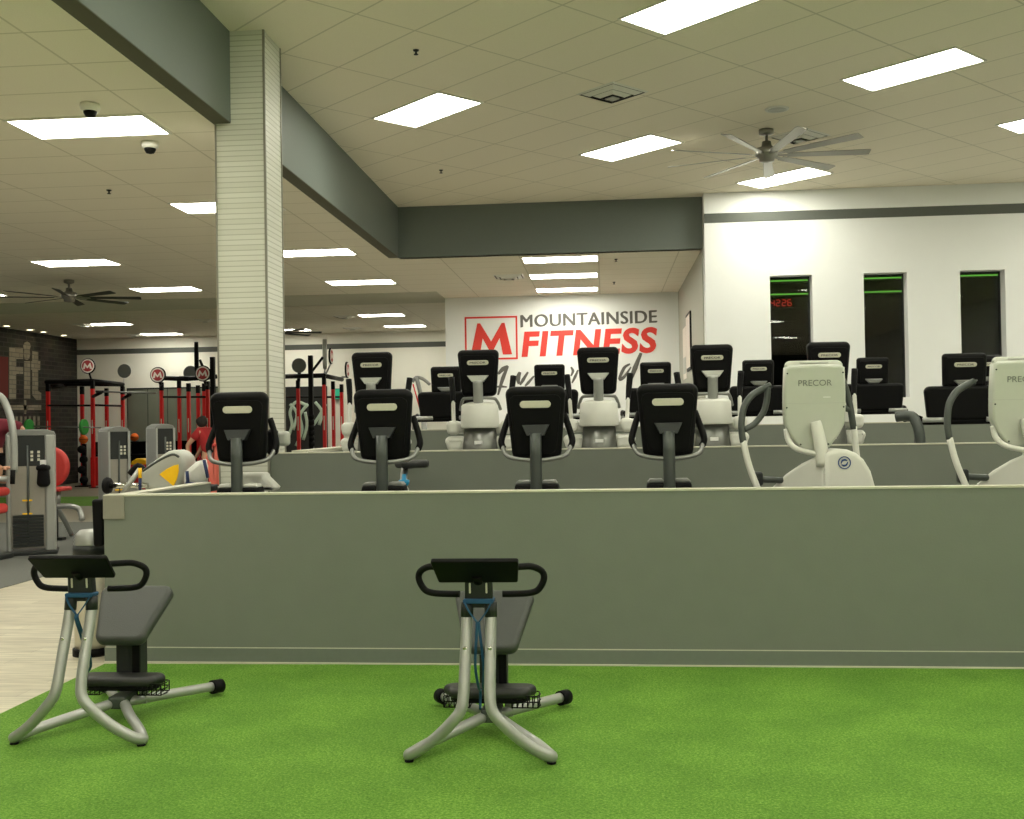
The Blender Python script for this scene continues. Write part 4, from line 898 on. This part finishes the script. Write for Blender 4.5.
t, O = rack('red rack with two round red signs left of the tiled column', (185,480,30.5),
    [(161.5,383,30.3),(179,381,31.6),(188.5,384,30.0),(198,386,32.2),(204,384,32.0),(207.5,382,30.4)],
    [((159,378,30.3),(189,379,30.0),.065),((188,379,30.0),(217,376.5,30.4),.065),((163,397,30.3),(208,397,30.4),.03),((179,378,31.6),(209,378,31.6),.06)])
for px_, py_ in ((158,375),(203,373.5)):
    p = at(px_,py_,29.9)-O; m_disc(t, p, .205); MB().tube([p+Vector((.02,.03,-.19)), at(px_+3,385,30.2)-O], .04, 8).build('sign_arm', M['black'], t)
p = at(190.5,373,31.8)-O; m_disc(t, p, .22, 0, False, 'darkgrey')
p = at(196.5,356.5,30.8)-O; m_disc(t, p, .43, 1.92, False, 'black2', .11); MB().tube([p+Vector((.1,0,-.1)), at(206,375,30.8)-O], .04, 8).build('sign_arm', M['black'], t)
t, O = rack('red rack with pale edge-on discs right of the tiled column', (320,470,30.5),
    [(298,381,30.3),(324,377,29.8),(333,382,31.2),(341.5,385,32.2)],
    [((284,376.5,30.3),(324,375.5,29.8),.065),((323,375.5,29.8),(342,379.5,32.2),.065),((284,397,32.2),(341,397,32.2),.03)])
p = at(299,365.5,30.2)-O; m_disc(t, p, .21, 0, False, 'darkgrey'); MB().tube([p+Vector((0,.03,-.2)), at(298.5,382,30.3)-O], .05, 8).build('sign_arm', M['black'], t)
for px_, py_, r_, yw, pl in ((324.8,354,.43,1.80,'lightgrey'),(330.8,356,.21,1.62,None),(347,370,.21,1.62,None)):
    p = at(px_,py_,30.2)-O; m_disc(t, p, r_, yw, False, pl, .11 if pl else .05)
    MB().tube([p+Vector((0,0,-r_*.95)), at(324.5 if px_ < 340 else 342,377,29.9)-O], .025, 6).build('sign_arm', M['midgrey'], t)
for px_, y0, lb in ((212.5,357,'thick black post just left of the tiled column'),(310.5,355.5,'thick black post among the racks right of the column')):
    p = at(px_,y0,27.5); o = thing('rig_post', lb, 'post', (p.x,27.5,0), 0, 'black posts among the racks')
    MB().bb(-.055,.055,-.055,.055,0,p.z).build('post', M['black'], o); MB().bb(-.2,.2,-.2,.2,0,.02).build('base_plate', M['black'], o)
    if px_ > 300:
        MB().tube([(.03,0,p.z-.42),(.33,0,p.z-.05)], .035, 8).build('brace', M['black'], o)
        for k in range(6): MB().lathe([(0,-.06),(.08,-.06),(.08,.06),(0,.06)], (0,0,1.2+k*.14), 12).build('peg', M['rubber'], o)
bb_ = thing('barbell', 'barbell with green plates held in the rack by the brick wall', 'barbell', at(65,427,29.2)); K0 = Vector(bb_.location)
e0, e1 = at(26,426.5,29.4)-K0, at(101,427.5,29.0)-K0
MB().tube([e0, e1], .018, 8).build('bar', M['silver2'], bb_)
for px_ in (29,84):
    c_ = at(px_,427,29.2)-K0; MB().slab(circle(.225), .08, .02, T(*c_) @ RZ(1.55)).build('plate', M['green'], bb_)
b2 = thing('barbell', 'bare barbell across the far wall mirror between two racks', 'barbell', at(125,391.5,29.5)); K0 = Vector(b2.location)
MB().tube([at(96,391.5,29.3)-K0, at(156,393,29.3)-K0], .025, 8).build('bar', M['silver2'], b2); MB().tube([at(96,391.5,29.3)-K0, at(104,391.6,29.3)-K0], .035, 8).build('sleeve', M['darkgrey'], b2)
def ball(x, y, Y, r, label, zr=None):
    p = at(x,y,Y); p.z = (zr if zr else p.z); o = thing('exercise_ball', label, 'ball', p, 0, 'orange balls'); MB().sphere((0,0,0), r).build('ball_skin', M['orange'], o)
    MB().tube([(r*1.002*math.cos(a), r*1.002*math.sin(a), 0) for a in [2*PI*k/20 for k in range(21)]], .006, 6, 0, False).build('seam', M['rubber'], o); return o
ball(134.5,437,32.72,.13,'orange ball right of the nearer grey weight machine', at(160,441,32.72).z+.13); ball(83.5,439.5,30.6,.13,'orange ball behind the green plate in the rack')
sh_ = thing('storage_shelf', 'black storage shelf below the far wall mirror', 'shelf', (at(160,470,32.72).x,32.72,0)); K0 = Vector(sh_.location)
w_ = at(226,460,32.72).x-at(96,460,32.72).x; hh = at(160,441,32.72).z
MB().bb(-w_/2,w_/2,.2,.24,0,hh).build('back_panel', M['black2'], sh_)
for z in (.3,.85,hh-.04): MB().bb(-w_/2,w_/2,-.2,.2,z,z+.04).build('board', M['black'], sh_)
for k in range(5): x = -w_/2+.03+(w_-.06)*k/4; MB().bb(x-.03,x+.03,-.22,.2,0,hh).build('shelf_post', M['black'], sh_)
def pbox(x0, x1, y0, Y, m, label, top=None):
    a, b = at(x0,y0,Y), at(x1,y0,Y); o = thing('plyo_box', label, 'box', ((a.x+b.x)/2,Y,0)); w2 = (b.x-a.x)/2
    MB().bb(-w2,w2,-.25,.25,0,a.z).build('box_shell', M[m], o, .02)
    if top: MB().slab([(-w2*.9,0),(w2*.9,0),(w2*.8,.11),(w2*.3,.17),(-w2*.3,.17),(-w2*.8,.1)], .4, .03, T(0,0,a.z)).build('cushion', M[top], o)
    return o
pbox(133,152,464.5,29,'red','red box with a yellow cushion between the two grey weight machines','yellow')
pbox(94,104,457,31.3,'red','plain red box inside the rack by the brick wall')
kt = thing('kettlebell_stand', 'black stand of small weights inside the rack by the brick wall', 'weight stand', (at(84.5,480,30.6).x,30.6,0)); 
MB().bb(-.05,.05,-.05,.05,0,at(83.5,439.5,30.6).z-.13).bb(-.2,.2,-.2,.2,0,.04).build('stand_post', M['black'], kt)
for k in range(4): MB().sphere((.03*(-1)**k,-.1,.2+k*.3), .12).build('weight', M['rubber'], kt)
a, b = at(128,389.5,YF-.02), at(228,445,YF-.02)
mr = thing('wall_mirror', 'large dim wall mirror behind the racks left of the column', 'mirror', ((a.x+b.x)/2,YF-.02,(a.z+b.z)/2))
hw, hz = (b.x-a.x)/2, (a.z-b.z)/2
MB().bb(-hw,hw,-.008,.01,-hz,hz).build('mirror_glass', M['mirror'], mr)
f = MB().bb(-hw-.03,hw+.03,-.02,.012,hz,hz+.04).bb(-hw-.03,-hw,-.02,.012,-hz,hz)
for k in range(1,5): x = -hw+2*hw*k/5; f.bb(x-.01,x+.01,-.011,.0,-hz,hz)
f.build('mirror_frame', M['darkgrey'], mr)
a, b = at(283,387,YF-.02), at(328,452,YF-.02)
mp_ = thing('wall_panel', 'dark wall panel with pale green swirls behind the rack right of the column', 'panel', ((a.x+b.x)/2,YF-.02,(a.z+b.z)/2)); hw, hz = (b.x-a.x)/2, (a.z-b.z)/2
MB().bb(-hw,hw,-.01,.012,-hz,hz).build('panel_board', M['dark_mural'], mp_)
random.seed(11); K0 = Vector(mp_.location)
for q in ([(287,440),(292,425),(290,412),(296,402),(306,405)],[(296,446),(302,430),(300,415),(308,404)],[(290,404),(297,414),(293,430)],[(315,402),(322,412),(319,425)],[(311,428),(318,418),(326,404)],[(303,440),(307,425),(305,412)]):
    P = [at(x,y,YF-.035)-K0 for x, y in q]; MB().tube([(v.x,-.012,v.z) for v in P], .055, 8, 4, True, Matrix.Diagonal((1,.4,1,1))).build('swirl', M['pale_green'], mp_)
a = at(337,394,YF-.06); ex = thing('exit_sign', 'small green lit sign behind the rack right of the column', 'sign', a)
MB().bb(-.1,.1,-.03,.03,-.17,.17).build('sign_case', M['darkgrey'], ex); MB().bb(-.09,.09,-.034,-.03,-.155,.155).build('sign_face', M['exit'], ex); MB().bb(-.02,.02,.03,.058,-.05,.05).build('sign_bracket', M['darkgrey'], ex)
# ------------------------------------------------------------------ people
def skin_body(name, chains, m, parent, sub=2):
    """chains: lists of (point, radius); equal points are shared"""
    vs = []; rs = []; es = []; ix = {}
    for c_ in chains:
        prev = None
        for p_, r_ in c_:
            k = tuple(round(v,3) for v in p_)
            if k not in ix: ix[k] = len(vs); vs.append(k); rs.append(r_)
            if prev is not None and prev != ix[k]: es.append((prev, ix[k]))
            prev = ix[k]
    me = bpy.data.meshes.new(name); me.from_pydata(vs, es, []); me.materials.append(M[m])
    o = bpy.data.objects.new(name, me); COL.objects.link(o); o.parent = parent
    md = o.modifiers.new('skin', 'SKIN'); md.use_smooth_shade = True
    for i, v in enumerate(me.skin_vertices[0].data): v.radius = (rs[i] if not isinstance(rs[i], tuple) else rs[i]) if isinstance(rs[i], tuple) else (rs[i], rs[i]); v.use_root = (i == 0)
    sb = o.modifiers.new('sub', 'SUBSURF'); sb.levels = sub; sb.render_levels = sub
    dg = bpy.context.evaluated_depsgraph_get(); ev = o.evaluated_get(dg)
    nm = bpy.data.meshes.new_from_object(ev); o.modifiers.clear(); o.data = nm
    if not nm.materials: nm.materials.append(M[m])
    for f_ in nm.polygons: f_.use_smooth = True
    return o
def hand(parent, c, d, side, name='hand'):
    c, d = Vector(c), Vector(d).normalized(); up = Vector((0,0,1)); sd = d.cross(up).normalized()
    ch = [[(c,.022),(c+d*.06,.03),(c+d*.10,.028)]]
    for k, ln in enumerate((.065,.078,.072,.055)):
        b0 = c+d*.10+sd*(.027-.018*k); ch.append([(c+d*.10,.028),(b0+d*.02,.0095),(b0+d*(.02+ln*.5)-up*.008,.009),(b0+d*(.02+ln*.8)-up*.03,.008)])
    ch.append([(c+d*.06,.03),(c+d*.07+sd*.045-up*.01,.011),(c+d*.10+sd*.055-up*.02,.009)])
    return ch
def V(*a): return Vector(a)
# kneeling person on the dip machine (mostly outside the view)
K = at(-10,470,14.1); p1 = thing('person', 'person in a maroon T-shirt kneeling on a machine at the left edge', 'person', (K.x,14.1,0))
pz_ = (at(-10,492,13.2)).z+.05
hip, waist, chest, neck = V(0,0,pz_+0.400), V(0,.02,pz_+0.574), V(0,.03,pz_+0.748), V(0,.02,pz_+0.896)
shl, shr = V(-.19,.03,pz_+0.809), V(.19,.03,pz_+0.809); elr = V(.44,.04,pz_+0.766); ell = V(-.20,-.38,pz_+0.452)
hr = V(.40,.22,pz_+0.574); hl = at(2,468,13.35)-V(K.x,14.1,0)
skin_body('body', [[(hip,.15),(waist,.13),(chest,.15),(neck,.06),(neck+V(0,-.01,.09),.055),(neck+V(0,-.02,.17),.095),(neck+V(0,-.02,.25),.085)],
    [(chest,.15),(shr,.075),(elr,.045),(V(*hr),.028)],[(chest,.15),(shl,.075),(ell,.045),(hl,.03)],
    [(hip,.15),(V(.1,0,pz_+0.331),.1),(V(.12,-.04,pz_+0.070),.07),(V(.12,.30,pz_+0.052),.055),(V(.12,.42,pz_+0.044),.04)],[(hip,.15),(V(-.1,0,pz_+0.331),.1),(V(-.12,-.04,pz_+0.070),.07),(V(-.12,.30,pz_+0.052),.055),(V(-.12,.42,pz_+0.044),.04)]], 'skin', p1)
skin_body('shirt', [[(hip+V(0,0,.02),.175),(waist,.165),(chest,.185),(neck+V(0,0,-.03),.09)],[(chest,.185),(shr,.11),(V(.45,.04,pz_+0.770),.085)],[(chest,.185),(shl,.105),(V(-.20,-.16,pz_+0.652),.085)]], 'shirt_maroon', p1)
skin_body('shorts', [[(hip+V(0,0,.02),.17),(V(.1,0,pz_+0.331),.125),(V(.12,-.03,pz_+0.139),.095)],[(hip+V(0,0,.02),.17),(V(-.1,0,pz_+0.331),.125),(V(-.12,-.03,pz_+0.139),.095)]], 'rubber', p1)
skin_body('hair', [[(neck+V(0,.01,.22),.098),(neck+V(0,0,.29),.075)]], 'hair', p1)
hp_ = MB(); 
skin_body('hand', hand(p1, hl, (1,-.1,0), 1), 'skin', p1)
skin_body('hand', hand(p1, hr, (-.3,.3,-1), 1), 'skin', p1)
# person in red bending among the racks
YP = 22.0; K = at(206,480,YP); p2 = thing('person', 'person in a red T-shirt and dark red trousers leaning forward among the racks', 'person', (K.x,YP,0))
def lp(x, y, dy=0): q = at(x,y,YP)-V(K.x,YP,0); return V(q.x, dy, q.z)
hip, waist, chest, neck = lp(210,456), lp(209,446), lp(206,435), lp(203,428)
head = lp(200,422.5)
s_r, s_l = lp(202,432,-.17), lp(207,432,.17)
e_r, h_r = lp(191,445,-.2), lp(192.5,456,-.2); e_l, h_l = lp(198,447,.2), lp(193,458,.15)
k1, a1, k2, a2 = lp(192,474,-.1), lp(182,500,-.1), lp(206,478,.12), lp(213,502,.12)
for v in (a1, a2): v.z = .08
skin_body('body', [[(hip,.14),(waist,.12),(chest,.14),(neck,.06),(neck*.5+head*.5,.055),(head,.095),(head+V(-.01,0,.09),.08)],
    [(chest,.14),(s_r,.075),(e_r,.045),(h_r,.032)],[(chest,.14),(s_l,.075),(e_l,.045),(h_l,.032)],
    [(hip,.14),(hip*.75+k1*.25,.1),(k1,.065),(a1,.045),(a1+V(-.18,0,-.04),.04)],[(hip,.14),(hip*.75+k2*.25,.1),(k2,.065),(a2,.045),(a2+V(-.18,0,-.04),.04)]], 'skin', p2)
skin_body('shirt', [[(hip+V(0,0,.02),.17),(waist,.165),(chest,.18),(neck+V(0,0,-.02),.085)],[(chest,.18),(s_r,.11),(s_r*.45+e_r*.55,.085)],[(chest,.18),(s_l,.11),(s_l*.45+e_l*.55,.085)]], 'shirt_red', p2)
skin_body('trousers', [[(hip,.165),(hip*.75+k1*.25,.125),(k1,.095),(a1+V(0,0,.04),.07)],[(hip,.165),(hip*.75+k2*.25,.125),(k2,.095),(a2+V(0,0,.04),.07)]], 'pants_red', p2)
skin_body('hair', [[(neck+V(.05,0,.03),.08),(head+V(.045,0,-.02),.12),(head+V(.03,0,.06),.13),(head+V(-.01,0,.12),.11)]], 'hair', p2)
for h_, d_ in ((h_r,(-.1,0,-1)),(h_l,(-.4,-.3,-1))): skin_body('hand', hand(p2, h_, (d_[0]-.2,.2,-.4), 1), 'skin', p2)
for a_ in (a1, a2): MB().slab([(-.25,-.08),(.07,-.08),(.08,.04),(-.03,.06),(-.22,.0)], .1, .03, T(*a_), 3).build('shoe', M['darkgrey'], p2)
